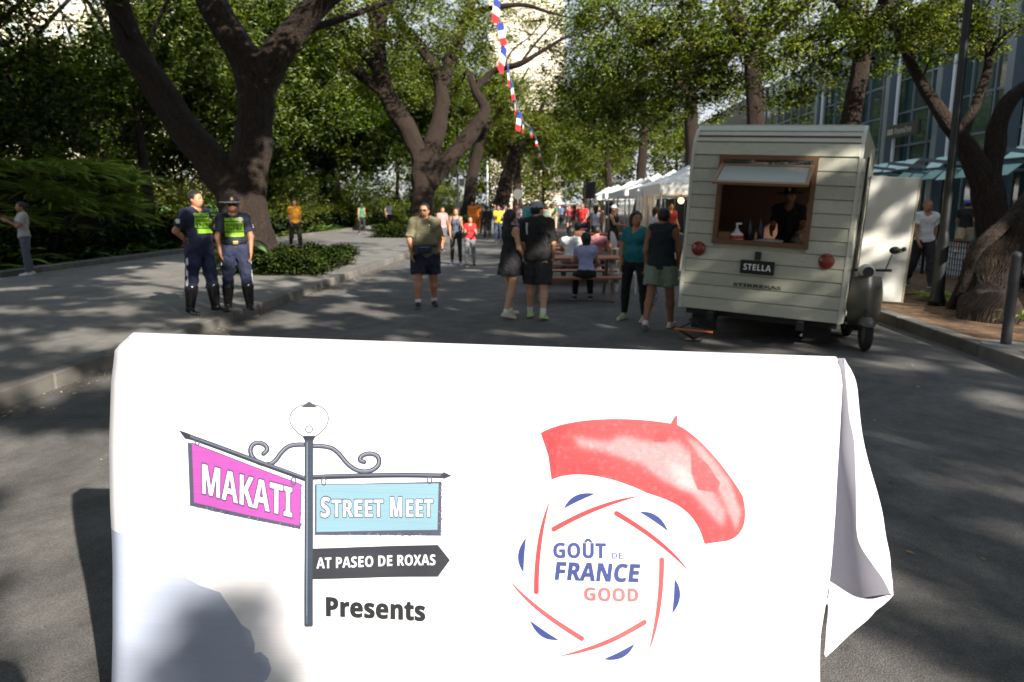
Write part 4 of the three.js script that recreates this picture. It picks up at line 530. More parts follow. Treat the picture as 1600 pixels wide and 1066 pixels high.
// verge side and forecourt
person('walkTee', 'bald man in a white t-shirt walking behind the iron fence', 1437, 449, 20, 1.66, { top: C.white, bottom: [0.03, 0.025, 0.03], hair: [0.25, 0.12, 0.07] }, WALK);
{ const F = figure({ cell: far, top: 'tee', pants: 0.8, pantEase: 0.03, hair: 'short', hat: 'cap', legs: [[-18, 3, 40], [22, 3, 8]], arms: [[20, 12, 75], [-25, 12, 80]] }); const a = G(1503, 405, WALK); put(F, 'jogger in blue cap, black shirt and khaki shorts beyond the iron fence', a, faceCam(a, 175), 1.7, { top: C.black, bottom: C.tan, hat: [0.05, 0.08, 0.5], shoe: C.white }); }
// around the stalls
person('standShorts', 'woman in pale cap and black tank top standing at the stall counter', 957, 410, 62, 1.66, { top: C.black, bottom: C.black, hat: [0.55, 0.57, 0.56], shoe: [0.4, 0.6, 0.2] });
person('walkFem', 'person in pale blue top with a yellow bag walking away past the stalls', 930, 392, 170, 1.64, { top: [0.45, 0.5, 0.62], bottom: C.black });
person('standTee', 'stall customer in a pink shirt under the white canopy', 1012, 398, -40, 1.68, { top: C.pink, bottom: C.grey });
person('standFem', 'stall customer in a white t-shirt under the white canopy', 1022, 408, 140, 1.6, { top: C.white, bottom: C.denim });
person('standTee', 'stall customer in a maroon shirt behind the white t-shirt', 1045, 402, 30, 1.72, { top: C.maroon, bottom: C.black });
person('walkTee', 'pedestrian in a grey tee passing the third stall canopy', 915, 380, 175, 1.7, { top: C.grey, bottom: C.black });
// crowd farther down the road
const crowd = [['walkTee', 797, 362, 20, 'yellow', 'navy'], ['standFem', 812, 368, -60, 'white', 'denim'], ['longSleeve', 823, 372, 60, 'teal', 'grey'], ['walkShorts', 889, 362, 10, 'maroon', 'black'], ['walkFem', 900, 356, 5, 'pink', 'black'], ['walkTee', 877, 352, 170, 'steel', 'black'], ['standTee', 866, 350, 30, 'black', 'grey'], ['walkTee', 855, 348, 0, 'navy', 'tan'], ['standFem', 843, 346, 180, 'blue', 'denim'], ['walkTee', 833, 346, 10, 'grey', 'black'], ['walkShorts', 908, 346, 175, 'white', 'tan'], ['walkFem', 894, 343, 0, 'red', 'black'], ['walkTee', 884, 342, 180, 'black', 'denim'], ['standTee', 874, 341, 90, 'white', 'navy'], ['walkTee', 862, 340, 0, 'sage', 'black'], ['walkFem', 850, 339, 180, 'orange', 'grey'], ['standTee', 841, 339, 20, 'white', 'black'], ['walkShorts', 831, 338, 10, 'blue', 'tan'], ['walkTee', 898, 337, 170, 'navy', 'grey'], ['walkFem', 888, 336, 0, 'white', 'denim'], ['walkTee', 878, 335, 180, 'red', 'black'], ['standTee', 868, 335, 0, 'grey', 'black'], ['walkTee', 858, 334, 170, 'yellow', 'black'], ['walkShorts', 847, 334, 0, 'black', 'sage'], ['walkTee', 838, 333, 10, 'pink', 'navy'], ['walkFem', 883, 332, 180, 'blue', 'black'], ['walkTee', 872, 331, 0, 'white', 'grey'], ['standTee', 861, 331, 180, 'maroon', 'black'], ['walkTee', 852, 331, 0, 'teal', 'navy'], ['walkTee', 890, 330, 0, 'black', 'tan'], ['walkFem', 843, 330, 180, 'white', 'black']];
const skins = ['tan', 'brown', 'light', 'tan'];
crowd.forEach(([k, u, v, deg, top, bot], i) => person(k, 'pedestrian in ' + top + ' top and ' + bot + ' ' + (k === 'walkShorts' ? 'shorts' : 'trousers') + (k.startsWith('walk') ? ' walking' : ' standing') + ' in the crowd down the road', u, v, deg, 1.58 + 0.14 * ((i * 7) % 5) / 4, { top: C[top], bottom: C[bot], skin: SKIN[skins[i % 4]] }, 0, 'crowd down the road'));
// and the denser throng behind them, every one dressed differently
{
  const taken = new Set(crowd.map((c) => [c[0], c[4], c[5]].join())), kinds = ['walkTee', 'walkFem', 'standTee', 'walkShorts', 'standFem', 'longSleeve'], tops = Object.keys(C), bots = ['black', 'grey', 'denim', 'navy', 'tan'];
  for (let i = 0, n = 0; n < 34 && i < 400; i++) {
    const k = kinds[i % 6], top = tops[(i * 5 + 2) % tops.length], bot = bots[(i * 3) % 5], key = [k, top, bot].join(); if (taken.has(key)) continue; taken.add(key); n++;
    const z = -30 - 62 * rnd() * (0.4 + 0.6 * rnd()), x = rr(-4.2, 2.4) * (z < -45 ? 1 : 0.9), p = put(W[k], 'pedestrian in ' + top + ' top and ' + bot + ' ' + (k === 'walkShorts' ? 'shorts' : 'trousers') + (k === 'longSleeve' ? ' with long sleeves' : k.startsWith('walk') ? ' walking' : ' standing') + ' among the throng between the stalls', V(x, 0, z), rr(0, 6.28), rr(1.55, 1.75), { top: C[top], bottom: C[bot], skin: SKIN[skins[n % 4]] }, 'throng between the stalls');
  }
}
// the photographer, whose head throws the round shadow on the asphalt
{ const a = V(0.02, 0, 0.16); put(W.standTee, 'photographer standing on the road facing the banner', a, Math.PI, 1.8, { top: C.grey, bottom: C.denim }); }
// ---------- the banner over its barricade ----------
const FD = 2.3;                                    // distance of the banner's front face
const BW = 2.48, BH = 1.3, ROLL = 1.88 * D2R, PS = 2048 / BW;     // the printed sheet in metres, how far it hangs askew, print pixels per metre
const onSheet = (u, v) => { const dx = 0.002 * (u - 754), dy = -0.002 * (v - 543), c = Math.cos(ROLL), s = Math.sin(ROLL); return [dx * c - dy * s, dx * s + dy * c]; };
const print = canvasTex(2048, Math.round(BH * PS), (c) => {
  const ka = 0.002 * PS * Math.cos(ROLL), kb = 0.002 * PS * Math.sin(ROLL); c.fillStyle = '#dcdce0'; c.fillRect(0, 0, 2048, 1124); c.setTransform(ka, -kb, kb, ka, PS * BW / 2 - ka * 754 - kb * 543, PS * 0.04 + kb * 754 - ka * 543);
  const path = (pts, close = true) => { c.beginPath(); pts.forEach(([x, y], i) => i ? c.lineTo(x, y) : c.moveTo(x, y)); if (close) c.closePath(); };
  const ink = 'rgb(32,36,49)';
  // flat pale blue patch of the print with its crisp scalloped edge
  seedState = 4242;
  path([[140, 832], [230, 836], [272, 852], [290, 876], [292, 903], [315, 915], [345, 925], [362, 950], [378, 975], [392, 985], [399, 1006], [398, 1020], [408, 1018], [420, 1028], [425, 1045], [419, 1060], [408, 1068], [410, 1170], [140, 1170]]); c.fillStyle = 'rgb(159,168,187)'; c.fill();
  // street-sign drawing: pole, lamp globe, brackets
  const line = (pts, w, col = ink) => { c.strokeStyle = col; c.lineWidth = w; c.lineCap = c.lineJoin = 'round'; c.beginPath(); c.moveTo(...pts[0]); for (let i = 1; i < pts.length - 1; i++) { const mx = (pts[i][0] + pts[i + 1][0]) / 2, my = (pts[i][1] + pts[i + 1][1]) / 2; c.quadraticCurveTo(pts[i][0], pts[i][1], mx, my); } c.lineTo(...pts[pts.length - 1]); c.stroke(); };
  const bracket = (pts) => { line(pts, 7.5); line(pts, 3.5, 'rgb(77,84,102)'); line(pts.map(([x, y]) => [x, y - 1.4]), 1, 'rgb(143,147,154)'); };
  bracket([[474, 695], [455, 694], [440, 706], [430, 722], [418, 727], [403, 723], [392, 712], [391, 699], [400, 691], [414, 694], [419, 703], [412, 709]]);
  bracket([[490, 697], [512, 697], [528, 706], [543, 726], [560, 737], [580, 737], [593, 727], [592, 713], [580, 708], [566, 711], [561, 719], [569, 722]]);
  line([[294, 682], [380, 713], [476, 748]], 8); line([[294, 681], [380, 712], [476, 746]], 3, 'rgb(80,87,103)'); path([[279, 672], [296, 678], [299, 688], [289, 686]]); c.fillStyle = ink; c.fill();
  line([[488, 746], [600, 742], [694, 744]], 8); line([[488, 744], [600, 741], [694, 743]], 3, 'rgb(80,87,103)'); path([[706, 744], [693, 738], [688, 744], [693, 749]]); c.fillStyle = ink; c.fill();
  c.fillStyle = '#2d3442'; c.beginPath(); c.roundRect(476, 684, 13.5, 295, 3); c.fill(); c.fillStyle = 'rgb(72,85,103)'; c.fillRect(479, 690, 2.2, 284); c.fillStyle = 'rgb(44,55,71)'; c.fillRect(484, 690, 3, 284); c.fillStyle = 'rgb(123,132,143)'; c.fillRect(479.6, 692, 0.8, 270);
  path([[472, 681], [494, 681], [490, 688], [476, 688]]); c.fillStyle = ink; c.fill(); c.strokeStyle = 'rgb(72,77,89)'; c.lineWidth = 1.8; c.beginPath(); c.moveTo(474, 682); c.bezierCurveTo(440, 664, 450, 632, 483, 632); c.bezierCurveTo(518, 632, 524, 664, 493, 682); c.stroke(); path([[470, 637], [483, 627], [497, 637]]); c.fillStyle = 'rgb(57,63,78)'; c.fill(); c.beginPath(); c.arc(483, 671, 5.5, 0, 7); c.stroke();
  // boards hung from rings
  const ring = (x, y) => { c.strokeStyle = 'rgb(60,67,84)'; c.lineWidth = 2; c.beginPath(); c.ellipse(x, y, 3.5, 6, 0, 0, 7); c.stroke(); };
  const board = (pts, edge, col) => { path(edge); c.fillStyle = 'rgb(57,63,80)'; c.fill(); for (let i = 0; i < 60; i++) { const t = rnd(), q = Math.floor(rnd() * 2), e = edge; const a = e[q + (edge.length > 5 ? 2 : 1)], b = e[(q + (edge.length > 5 ? 3 : 2)) % e.length]; c.strokeStyle = rnd() > 0.5 ? 'rgb(116,121,134)' : 'rgb(26,31,44)'; c.lineWidth = 0.8; c.beginPath(); c.moveTo(lerp(a[0], b[0], t), lerp(a[1], b[1], t)); c.lineTo(lerp(a[0], b[0], t) + rr(-5, 5), lerp(a[1], b[1], t) + rr(-5, 3)); c.stroke(); } path(pts); c.fillStyle = col; c.fill(); c.strokeStyle = 'rgb(69,61,84)'; c.lineWidth = 1.2; c.stroke(); };
  board([[299, 692], [471, 757], [469, 822], [302, 786]], [[293, 691], [471, 757], [470, 827], [296, 791]], 'rgb(148,64,141)'); ring(308, 690); ring(459, 752);
  board([[494, 757], [686, 755], [684, 829], [494, 832]], [[492, 757], [690, 753], [689, 838], [492, 836]], 'rgb(109,143,158)'); ring(506, 752); ring(671, 750);
  const text = (s, x, y, w, h, font, fill, skewY = 0, skewX = 0, stroke, fat = 0) => { c.save(); c.transform(1, skewY, skewX, 1, x, y); c.font = font + ' 100px sans-serif'; const m = c.measureText(s); c.scale(w / m.width, h / 72); c.lineJoin = 'round'; if (stroke) { c.strokeStyle = stroke; c.lineWidth = 9; c.strokeText(s, 0, 0); } c.fillStyle = fill; c.fillText(s, 0, 0); if (fat) { c.strokeStyle = fill; c.lineWidth = fat; c.strokeText(s, 0, 0); } c.restore(); };
  text('MAKATI', 312, 770, 146, 46, 'bold', '#e0dce1', 0.262, 0, 'rgb(82,58,96)'); text('S', 500, 808, 17, 31, 'bold', '#dee0e2', 0, 0, 'rgb(47,58,88)'); text('TREET', 518, 808, 81, 27, 'bold', '#dee0e2', 0, 0, 'rgb(47,58,88)'); text('M', 608, 808, 22, 31, 'bold', '#dee0e2', 0, 0, 'rgb(47,58,88)'); text('EET', 632, 808, 45, 27, 'bold', '#dee0e2', 0, 0, 'rgb(47,58,88)');
  path([[489, 857], [684, 852], [703, 876], [684, 902], [489, 905]]); c.fillStyle = '#23262d'; c.fill(); text('AT PASEO DE ROXAS', 495, 888, 186, 16.5, 'bold', '#dcdee2', -0.024);
  text('Presents', 507, 962, 158, 29, 'bold', '#16181c', 0.055, 0, null, 6);
  // round emblem: white disc with a soft printed rim
  c.save(); const gr = c.createRadialGradient(934, 902, 150, 934, 902, 186); gr.addColorStop(0, 'rgba(100,116,150,0.62)'); gr.addColorStop(0.78, 'rgba(100,116,150,0.5)'); gr.addColorStop(1, 'rgba(100,116,150,0)'); c.fillStyle = gr; c.beginPath(); c.arc(934, 902, 190, 0, 7); c.fill(); c.restore();
  c.fillStyle = '#e0e0e2'; c.beginPath(); c.arc(936, 892, 172, 0, 7); c.fill();
  // blades and lenses, six round the centre
  const cx = 936, cy = 900; for (let i = 0; i < 6; i++) { c.save(); c.translate(cx, cy); c.rotate(i * Math.PI / 3 + 0.02); c.fillStyle = i < 3 ? 'rgb(156,69,73)' : 'rgb(149,51,57)'; c.beginPath(); c.moveTo(101, -30 + 0); c.arc(97.5, -28, 4, -Math.PI / 2, -Math.PI / 2 + 0.01); c.moveTo(101.5, -27); c.bezierCurveTo(102, 30, 96, 80, 78, 118); c.bezierCurveTo(88, 78, 95, 30, 93.5, -27); c.arc(97.5, -27, 4, Math.PI, 0); c.fill(); c.fillStyle = 'rgb(36,50,110)'; c.beginPath(); c.moveTo(118, 2); c.quadraticCurveTo(138, 28, 115, 57); c.quadraticCurveTo(118, 30, 118, 2); c.fill(); c.restore(); }
  text('GOÛT', 863, 872, 84, 23, 'bold', 'rgb(47,58,112)', 0.01, 0, null, 4); text('DE', 955, 874, 19, 10, 'bold', 'rgb(60,68,112)', 0.01); text('FRANCE', 864, 906, 135, 27, 'bold', 'rgb(41,54,109)', 0.03, -0.12, null, 5); text('GOOD', 911, 938, 88, 20, 'bold', 'rgb(156,87,90)', 0.03, 0, null, 4);
  // beret in red watercolour
  const beret = () => { c.beginPath(); c.moveTo(845, 677); c.bezierCurveTo(880, 656, 960, 648, 1048, 662); c.bezierCurveTo(1051, 657, 1053, 651, 1058, 649); c.bezierCurveTo(1058, 655, 1057, 661, 1058, 664); c.bezierCurveTo(1090, 680, 1130, 725, 1160, 775); c.bezierCurveTo(1170, 815, 1160, 838, 1135, 845); c.lineTo(1101, 850); c.bezierCurveTo(1088, 800, 1060, 785, 1010, 770); c.bezierCurveTo(960, 745, 900, 732, 862, 750); c.lineTo(857, 712); c.closePath(); };
  c.save(); beret(); c.clip(); c.fillStyle = 'rgb(153,55,59)'; c.fillRect(830, 640, 350, 220); const puddle = (pts, col, blur, a) => { c.save(); c.globalAlpha = a; c.filter = 'blur(' + blur + 'px)'; path(pts); c.fillStyle = col; c.fill(); c.restore(); };
  puddle([[895, 682], [950, 690], [975, 680], [1010, 690], [1060, 690], [1085, 715], [1110, 760], [1135, 800], [1130, 825], [1105, 800], [1080, 770], [1040, 755], [1000, 725], [940, 705], [905, 700]], 'rgb(163,123,127)', 7, 0.95); puddle([[1070, 680], [1100, 700], [1140, 750], [1158, 800], [1150, 830], [1138, 800], [1110, 740]], 'rgb(166,137,140)', 5, 0.8); puddle([[1040, 720], [1075, 730], [1095, 770], [1060, 762]], 'rgb(169,154,156)', 8, 0.8);
  puddle([[1020, 680], [1035, 672], [1046, 676], [1040, 690], [1022, 690]], 'rgb(145,47,52)', 1.2, 1); puddle([[1079, 705], [1105, 725], [1125, 755], [1118, 770], [1090, 765], [1080, 740]], 'rgb(150,66,70)', 1.2, 1); puddle([[845, 677], [900, 660], [870, 690], [862, 750], [850, 720]], 'rgb(145,42,47)', 8, 0.8); puddle([[862, 750], [960, 742], [1060, 785], [1101, 850], [1085, 790], [1000, 742], [900, 722]], 'rgb(147,47,52)', 9, 0.75);
  for (let i = 0; i < 1500; i++) { c.globalAlpha = 0.05; c.fillStyle = rnd() > 0.5 ? 'rgb(134,30,37)' : '#fff'; c.beginPath(); c.arc(rr(845, 1165), rr(650, 850), rr(0.5, 4), 0, 7); c.fill(); } c.restore();
  c.globalAlpha = 0.5; c.strokeStyle = 'rgb(118,36,43)'; c.lineWidth = 1; beret(); c.stroke(); c.globalAlpha = 1;
  c.setTransform(1, 0, 0, 1, 0, 0); // weave of the tarpaulin
  for (let y = 0; y < 1124; y += 2) { c.globalAlpha = 0.02 + 0.03 * rnd(); c.fillStyle = rnd() > 0.5 ? 'rgb(89,95,112)' : '#ffffff'; c.fillRect(0, y, 2048, 1); } c.globalAlpha = 1;
});
{
  const leftEdge = [[525, 186], [545, 166], [600, 160], [700, 156], [800, 157], [900, 162], [1000, 164], [1160, 166]], rightEdge = [[562, 1318], [600, 1323], [700, 1318], [800, 1312], [900, 1303], [1000, 1291], [1160, 1286]];
  const edge = (e, v) => { if (v <= e[0][0]) return e[0][1]; for (let i = 1; i < e.length; i++) if (v <= e[i][0]) return lerp(e[i - 1][1], e[i][1], (v - e[i - 1][0]) / (e[i][0] - e[i - 1][0])); return e[e.length - 1][1]; };
  const t = thing('event_banner', 'white printed banner draped over a barricade across the road', 'banner'), pos = [], uv = [], idx = [], nu = 96, nv = 52, back = [];
  const topV = (s) => lerp(524, 562, s);
  for (let j = 0; j <= nv; j++) for (let i = 0; i <= nu; i++) {
    const s = i / nu, q = Math.pow(j / nv, 1.15), v = lerp(topV(s), 1160, q), L = edge(leftEdge, v), R = edge(rightEdge, v), [x, y] = onSheet(lerp(L, R, s), v);
    const bow = 0.02 * n3(s * 3, q * 1.6, 2) * q + 0.004 * n3(s * 9, q * 3, 7) * (0.2 + q), roll = 0.014 * Math.pow(Math.max(0, 1 - q * 22), 2), side = 0.05 * Math.pow(Math.max(0, 1 - s * 34), 2) + 0.03 * Math.pow(Math.max(0, (s - 0.97) / 0.03), 2);
    pos.push(x, y, -bow - roll - side); uv.push((x + BW / 2) / BW, 1 - (0.04 - y) / BH);
  }
  const N = nu + 1; for (let j = 0; j < nv; j++) for (let i = 0; i < nu; i++) { const a = j * N + i, b = a + N; idx.push(a, b, a + 1, b, b + 1, a + 1); }
  const g = new THREE.BufferGeometry(); g.setAttribute('position', new THREE.Float32BufferAttribute(pos, 3)); g.setAttribute('uv', new THREE.Float32BufferAttribute(uv, 2)); g.setIndex(idx); g.computeVertexNormals();
  const weave = dataTex(256, (x, y, i, j) => { const k = 128 + 60 * Math.sin(i * Math.PI / 2) * Math.sin(j * Math.PI / 2) + (rnd() - 0.5) * 30; return [k, k, k]; }, 1, false); weave.repeat.set(9, 5);
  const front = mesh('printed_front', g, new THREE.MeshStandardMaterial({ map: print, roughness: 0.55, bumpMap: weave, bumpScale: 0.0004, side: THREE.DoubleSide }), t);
  front.position.copy(P(754, 543, FD)); front.rotation.set(-10.6 * D2R, 3 * D2R, -ROLL, 'YXZ');      // leans back at the top on its A-frame
  const tarp = new THREE.MeshPhysicalMaterial({ color: lin(0.72, 0.71, 0.8), roughness: 0.95, side: THREE.DoubleSide, transmission: 0.35, thickness: 0 });  // lavender tint stands in for blue skylight on the shaded cloth
  const rowAt = (f) => [0, 0.25, 0.5, 0.75, 1].map((s) => { const top = P(lerp(200, 1312, s), topV(s) + 3, FD + 0.03); return f(top, s); });
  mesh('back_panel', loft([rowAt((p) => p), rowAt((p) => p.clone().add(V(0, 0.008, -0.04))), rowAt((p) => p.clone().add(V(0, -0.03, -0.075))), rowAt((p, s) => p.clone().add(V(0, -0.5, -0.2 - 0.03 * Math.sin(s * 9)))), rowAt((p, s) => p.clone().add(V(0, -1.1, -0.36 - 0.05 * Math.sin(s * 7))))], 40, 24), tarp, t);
  // the surplus cloth that hangs past the end of the barricade and folds on itself
  const F1 = [[560, 1300, 1320, 1319], [592, 1296, 1336, 1321], [640, 1292, 1343, 1326], [690, 1288, 1350, 1334], [745, 1284, 1364, 1337], [800, 1280, 1378, 1338], [845, 1276, 1386, 1341], [880, 1272, 1391, 1362], [905, 1270, 1394, 1380], [929, 1268, 1397, 1392]];
  const rows = F1.map(([v, a, e, i], k) => { const q = k / (F1.length - 1), dp = 0.04 + 0.3 * Math.min(1, q * 2.2); return [P(a, v + q * 20, FD + dp + 0.06), P(lerp(a, e, 0.5), v + q * 8, FD + dp + 0.03), P(e - 4, v, FD + dp * 0.62), P(e, v, FD + dp * 0.5), P(lerp(e, i, 0.5), v, FD + dp * 0.42), P(i, v, FD + dp * 0.34)]; });
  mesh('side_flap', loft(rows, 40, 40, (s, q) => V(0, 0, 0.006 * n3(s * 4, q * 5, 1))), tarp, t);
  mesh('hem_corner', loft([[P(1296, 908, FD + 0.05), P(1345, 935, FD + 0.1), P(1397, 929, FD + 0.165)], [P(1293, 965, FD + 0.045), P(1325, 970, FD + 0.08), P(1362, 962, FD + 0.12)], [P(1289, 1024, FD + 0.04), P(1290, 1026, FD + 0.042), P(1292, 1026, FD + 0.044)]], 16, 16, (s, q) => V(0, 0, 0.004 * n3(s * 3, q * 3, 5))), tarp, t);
  // steel barricade underneath
  const f = thing('steel_barricade', 'steel crowd barricade frame hidden under the white banner', 'barricade'), tl = P(205, 545, FD + 0.06), tr = P(1262, 580, FD + 0.06); tl.z -= 0.01;
  const foot = (p, s) => V(p.x + s * 0.02, 0.03, p.z + 0.1), bk = (p) => V(p.x, 0.03, p.z - 0.42);
  mesh('top_rail', bar(tl, tr, 0.02), mats.steel, f);
  for (const [p, s] of [[tl, -1], [tr, 1]]) { mesh('leg', bar(p, foot(p, s), 0.018), mats.steel, f); mesh('leg', bar(p.clone().add(V(0, -0.01, -0.02)), bk(p), 0.018), mats.steel, f); }
  mesh('lower_rail', bar(foot(tl, -1).add(V(0, 0.25, -0.02)), foot(tr, 1).add(V(0, 0.25, -0.02)), 0.015), mats.steel, f);
}
// ---------- food trailer ----------
{
  const g0 = G(1176, 538, 0), t = thing('food_trailer', 'cream clapboard food trailer with an open serving window and red tail lamps', 'trailer', g0.x, 0, g0.z, -24 * D2R);
  t.rotation.order = 'YXZ'; t.rotation.z = -2.7 * D2R; t.scale.x = 0.96;
  const wear = dataTex(256, (x, y) => { const k = 244 + 7 * tn(x, y, 4, 2) + 6 * tn(x, y, 19, 5) + (rnd() - 0.5) * 5 - (tn(x, y, 9, 7) > 0.5 ? 12 : 0); return [k, k * 0.995, k * 0.97]; }, 1), paint = (c, r, n) => { const w = wear.clone(); w.offset.set(n * 0.37, n * 0.21); w.repeat.set(1, 0.3); return M(c, r, { map: w }); };
  const cream = paint([0.5, 0.51, 0.43], 0.5, 1), cream2 = paint([0.47, 0.48, 0.4], 0.55, 2), cream3 = paint([0.53, 0.535, 0.46], 0.45, 3), trimM = M([0.52, 0.53, 0.46], 0.5), lining = M([0.14, 0.07, 0.04], 0.7), frameW = M([0.15, 0.075, 0.035], 0.55), creams = [cream, cream2, cream3];
  const HW = 1.0, y0 = 0.37, yv = 2.24, R = 0.4, LEN = 4.4, yr = yv + R;
  // rear profile by arc length: vertical, quarter round, roof
  const prof = (s) => { const h = yv - y0, q = R * Math.PI / 2; if (s <= h) return [0, y0 + s, 0]; if (s <= h + q) { const a = (s - h) / R; return [-R + R * Math.cos(a), yv + R * Math.sin(a), a]; } return [-R - (s - h - q), yr, Math.PI / 2]; };
  const pitch = 0.158, wx0 = -0.61, wx1 = 0.5, wy0 = 1.24, wy1 = 2.25;
  const plank = (w, h) => { const g = new RoundedBoxGeometry(w, h, 0.024, 1, 0.006); return g; };
  const whole = plank(2 * HW - 0.07, pitch - 0.008), leftG = plank(wx0 + HW - 0.035, pitch - 0.008), rightG = plank(HW - wx1 - 0.035, pitch - 0.008);
  for (let i = 0; i < 19; i++) {
    const [z, y, a] = prof((i + 0.5) * pitch), pl = (g, x) => { const m = mesh('plank' + (i ? '_' + String(i).padStart(3, '0') : ''), g, creams[(i * 5 + (x > 0 ? 1 : 0)) % 3], t); m.position.set(x, y + 0.012 * Math.sin(a), z + 0.012 * Math.cos(a)); m.rotation.x = -a - 0.035; };
    if (y - pitch / 2 < wy1 - 0.05 && y + pitch / 2 > wy0 + 0.05) { pl(leftG, (-HW + 0.035 + wx0) / 2); pl(rightG, (HW - 0.035 + wx1) / 2); } else pl(whole, 0);
  }
  // backing wall round the window, floor, roof, side walls
  mesh('rear_wall', join([box(wx0 + HW, yv - y0, 0.02, (wx0 - HW) / 2, (yv + y0) / 2, -0.015), box(HW - wx1, yv - y0, 0.02, (wx1 + HW) / 2, (yv + y0) / 2, -0.015), box(wx1 - wx0, wy0 - y0, 0.02, (wx0 + wx1) / 2, (wy0 + y0) / 2, -0.015)]), cream2, t);
  const roof = []; for (let k = 0; k < 10; k++) { const a = k / 10 * Math.PI / 2, b = (k + 1) / 10 * Math.PI / 2, r = R - 0.012; roof.push(beam(V(0, yv + r * Math.sin(a), -R + r * Math.cos(a)), V(0, yv + r * Math.sin(b), -R + r * Math.cos(b)), 2 * HW - 0.02, 0.018)); }
  roof.push(box(2 * HW, 0.02, LEN - 2 * R, 0, yr - 0.012, -LEN / 2)); mesh('roof', join(roof), cream2, t);
  mesh('floor_pan', box(2 * HW - 0.02, 0.05, LEN - 0.05, 0, y0 + 0.02, -LEN / 2), M([0.05, 0.05, 0.05], 0.8), t);
  const side = () => { const s = new THREE.Shape(); s.moveTo(0, y0); s.lineTo(0, yv); s.absarc(-R, yv, R, 0, Math.PI / 2); s.lineTo(-LEN + R, yr); s.absarc(-LEN + R, yv, R, Math.PI / 2, Math.PI); s.lineTo(-LEN, y0); s.closePath(); return s; };
  const hole = (s, z0, z1, ya, yb) => { const h = new THREE.Path(); h.moveTo(z0, ya); h.lineTo(z1, ya); h.lineTo(z1, yb); h.lineTo(z0, yb); h.closePath(); s.holes.push(h); };
  const wallGeo = (s, x) => new THREE.ExtrudeGeometry(s, { depth: 0.03, bevelEnabled: false, curveSegments: 10 }).rotateY(-Math.PI / 2).translate(x, 0, 0);   // shape x runs along z
  const fix = (g) => { const p = g.attributes.position; return g; };
  const sr = side(); hole(sr, -1.75, -1.05, y0 + 0.08, 2.2); hole(sr, -0.85, -0.3, 1.55, 2.15);
  // ExtrudeGeometry rotated so that its x becomes z
  const wall = (s, x) => new THREE.ExtrudeGeometry(s, { depth: 0.03, bevelEnabled: false, curveSegments: 10 }).applyMatrix4(new THREE.Matrix4().makeBasis(V(0, 0, 1), V(0, 1, 0), V(-1, 0, 0))).translate(x, 0, 0);
  mesh('side_wall', wall(side(), -HW + 0.03), cream, t); mesh('side_wall', wall(sr, HW), cream, t);
  for (let i = 0; i < 14; i++) { const y = y0 + (i + 0.5) * pitch; if (y > yv) break; const seg = (za, zb) => { const m = mesh('side_plank', plank(Math.abs(zb - za), pitch - 0.008), creams[i % 3], t); m.position.set(HW + 0.012, y, (za + zb) / 2); m.rotation.set(0, Math.PI / 2, 0); m.rotation.z = 0; }; const win = y > 1.5 && y < 2.2; if (win) { seg(0, -0.27); seg(-0.88, -1.0); } else seg(0, -1.0); seg(-1.8, -LEN); }
  mesh('side_window', box(0.012, 0.58, 0.53, HW - 0.01, 1.85, -0.575), mats.glass, t);
  for (const s of [-1, 1]) { const c = []; for (let k = 0; k <= 16; k++) { const [z, y] = prof(k / 16 * 2.75); c.push(V(s * (HW - 0.016), y, z + 0.012)); } const l = []; for (let k = 0; k < 16; k++) l.push(beam(c[k], c[k + 1].clone().add(c[k + 1].clone().sub(c[k]).multiplyScalar(0.02)), 0.04, 0.036)); mesh('corner_trim', join(l), trimM, t); }
  // window frame, flap, interior
  const fr = mesh('window_frame', join([box(wx1 - wx0 + 0.06, 0.06, 0.07, (wx0 + wx1) / 2, wy0, 0.01), box(wx1 - wx0 + 0.06, 0.05, 0.07, (wx0 + wx1) / 2, wy1, 0.01), box(0.055, wy1 - wy0 - 0.055, 0.068, wx0, (wy0 + wy1) / 2, 0.01), box(0.055, wy1 - wy0 - 0.055, 0.068, wx1, (wy0 + wy1) / 2, 0.01)]), frameW, t);
  const flap = new THREE.Group(); flap.name = 'window_flap'; flap.position.set(-0.06, wy1 - 0.09, 0.05); flap.rotation.x = -62 * D2R; t.add(flap);
  const fw = 1.06, fh = 0.48; mesh('flap_frame', join([box(0.04, fh, 0.03, -fw / 2, -fh / 2, 0), box(0.04, fh, 0.03, fw / 2, -fh / 2, 0), box(fw - 0.04, 0.045, 0.032, 0, -fh + 0.02, 0), box(fw - 0.04, 0.035, 0.032, 0, -0.02, 0)]), M([0.26, 0.15, 0.07], 0.5), flap); mesh('flap_panel', box(fw - 0.05, fh - 0.07, 0.012, 0, -fh / 2, 0), M([0.3, 0.32, 0.27], 0.3), flap);
  mesh('interior_lining', join([box(2 * HW - 0.08, 1.7, 0.02, 0, 1.35, -1.75), box(0.02, 1.8, 1.7, -HW + 0.05, 1.4, -0.9), box(2 * HW - 0.1, 0.02, 1.7, 0, 2.5, -0.9)]), lining, t);
  mesh('counter', box(1.8, 0.04, 0.42, 0, wy0 - 0.02, -0.24), frameW, t);
  const top = t.localToWorld.bind(t); t.updateMatrixWorld(true);
  // lamps, plate, lettering
  const red = new THREE.MeshPhysicalMaterial({ color: lin(0.2, 0.02, 0.01), roughness: 0.25, clearcoat: 0.6 });
  for (const x of [-0.8, 0.755]) { const lamp = mesh('tail_lamp', new THREE.SphereGeometry(0.082, 24, 10, 0, 6.283, 0, Math.PI / 2).scale(1, 0.35, 1).rotateX(Math.PI / 2).translate(x, x < 0 ? 1.13 : 1.09, 0.036), red, t); mesh('lamp_rim', new THREE.TorusGeometry(0.084, 0.008, 8, 28).translate(x, x < 0 ? 1.13 : 1.09, 0.036), M([0.18, 0.04, 0.03], 0.4), lamp); }
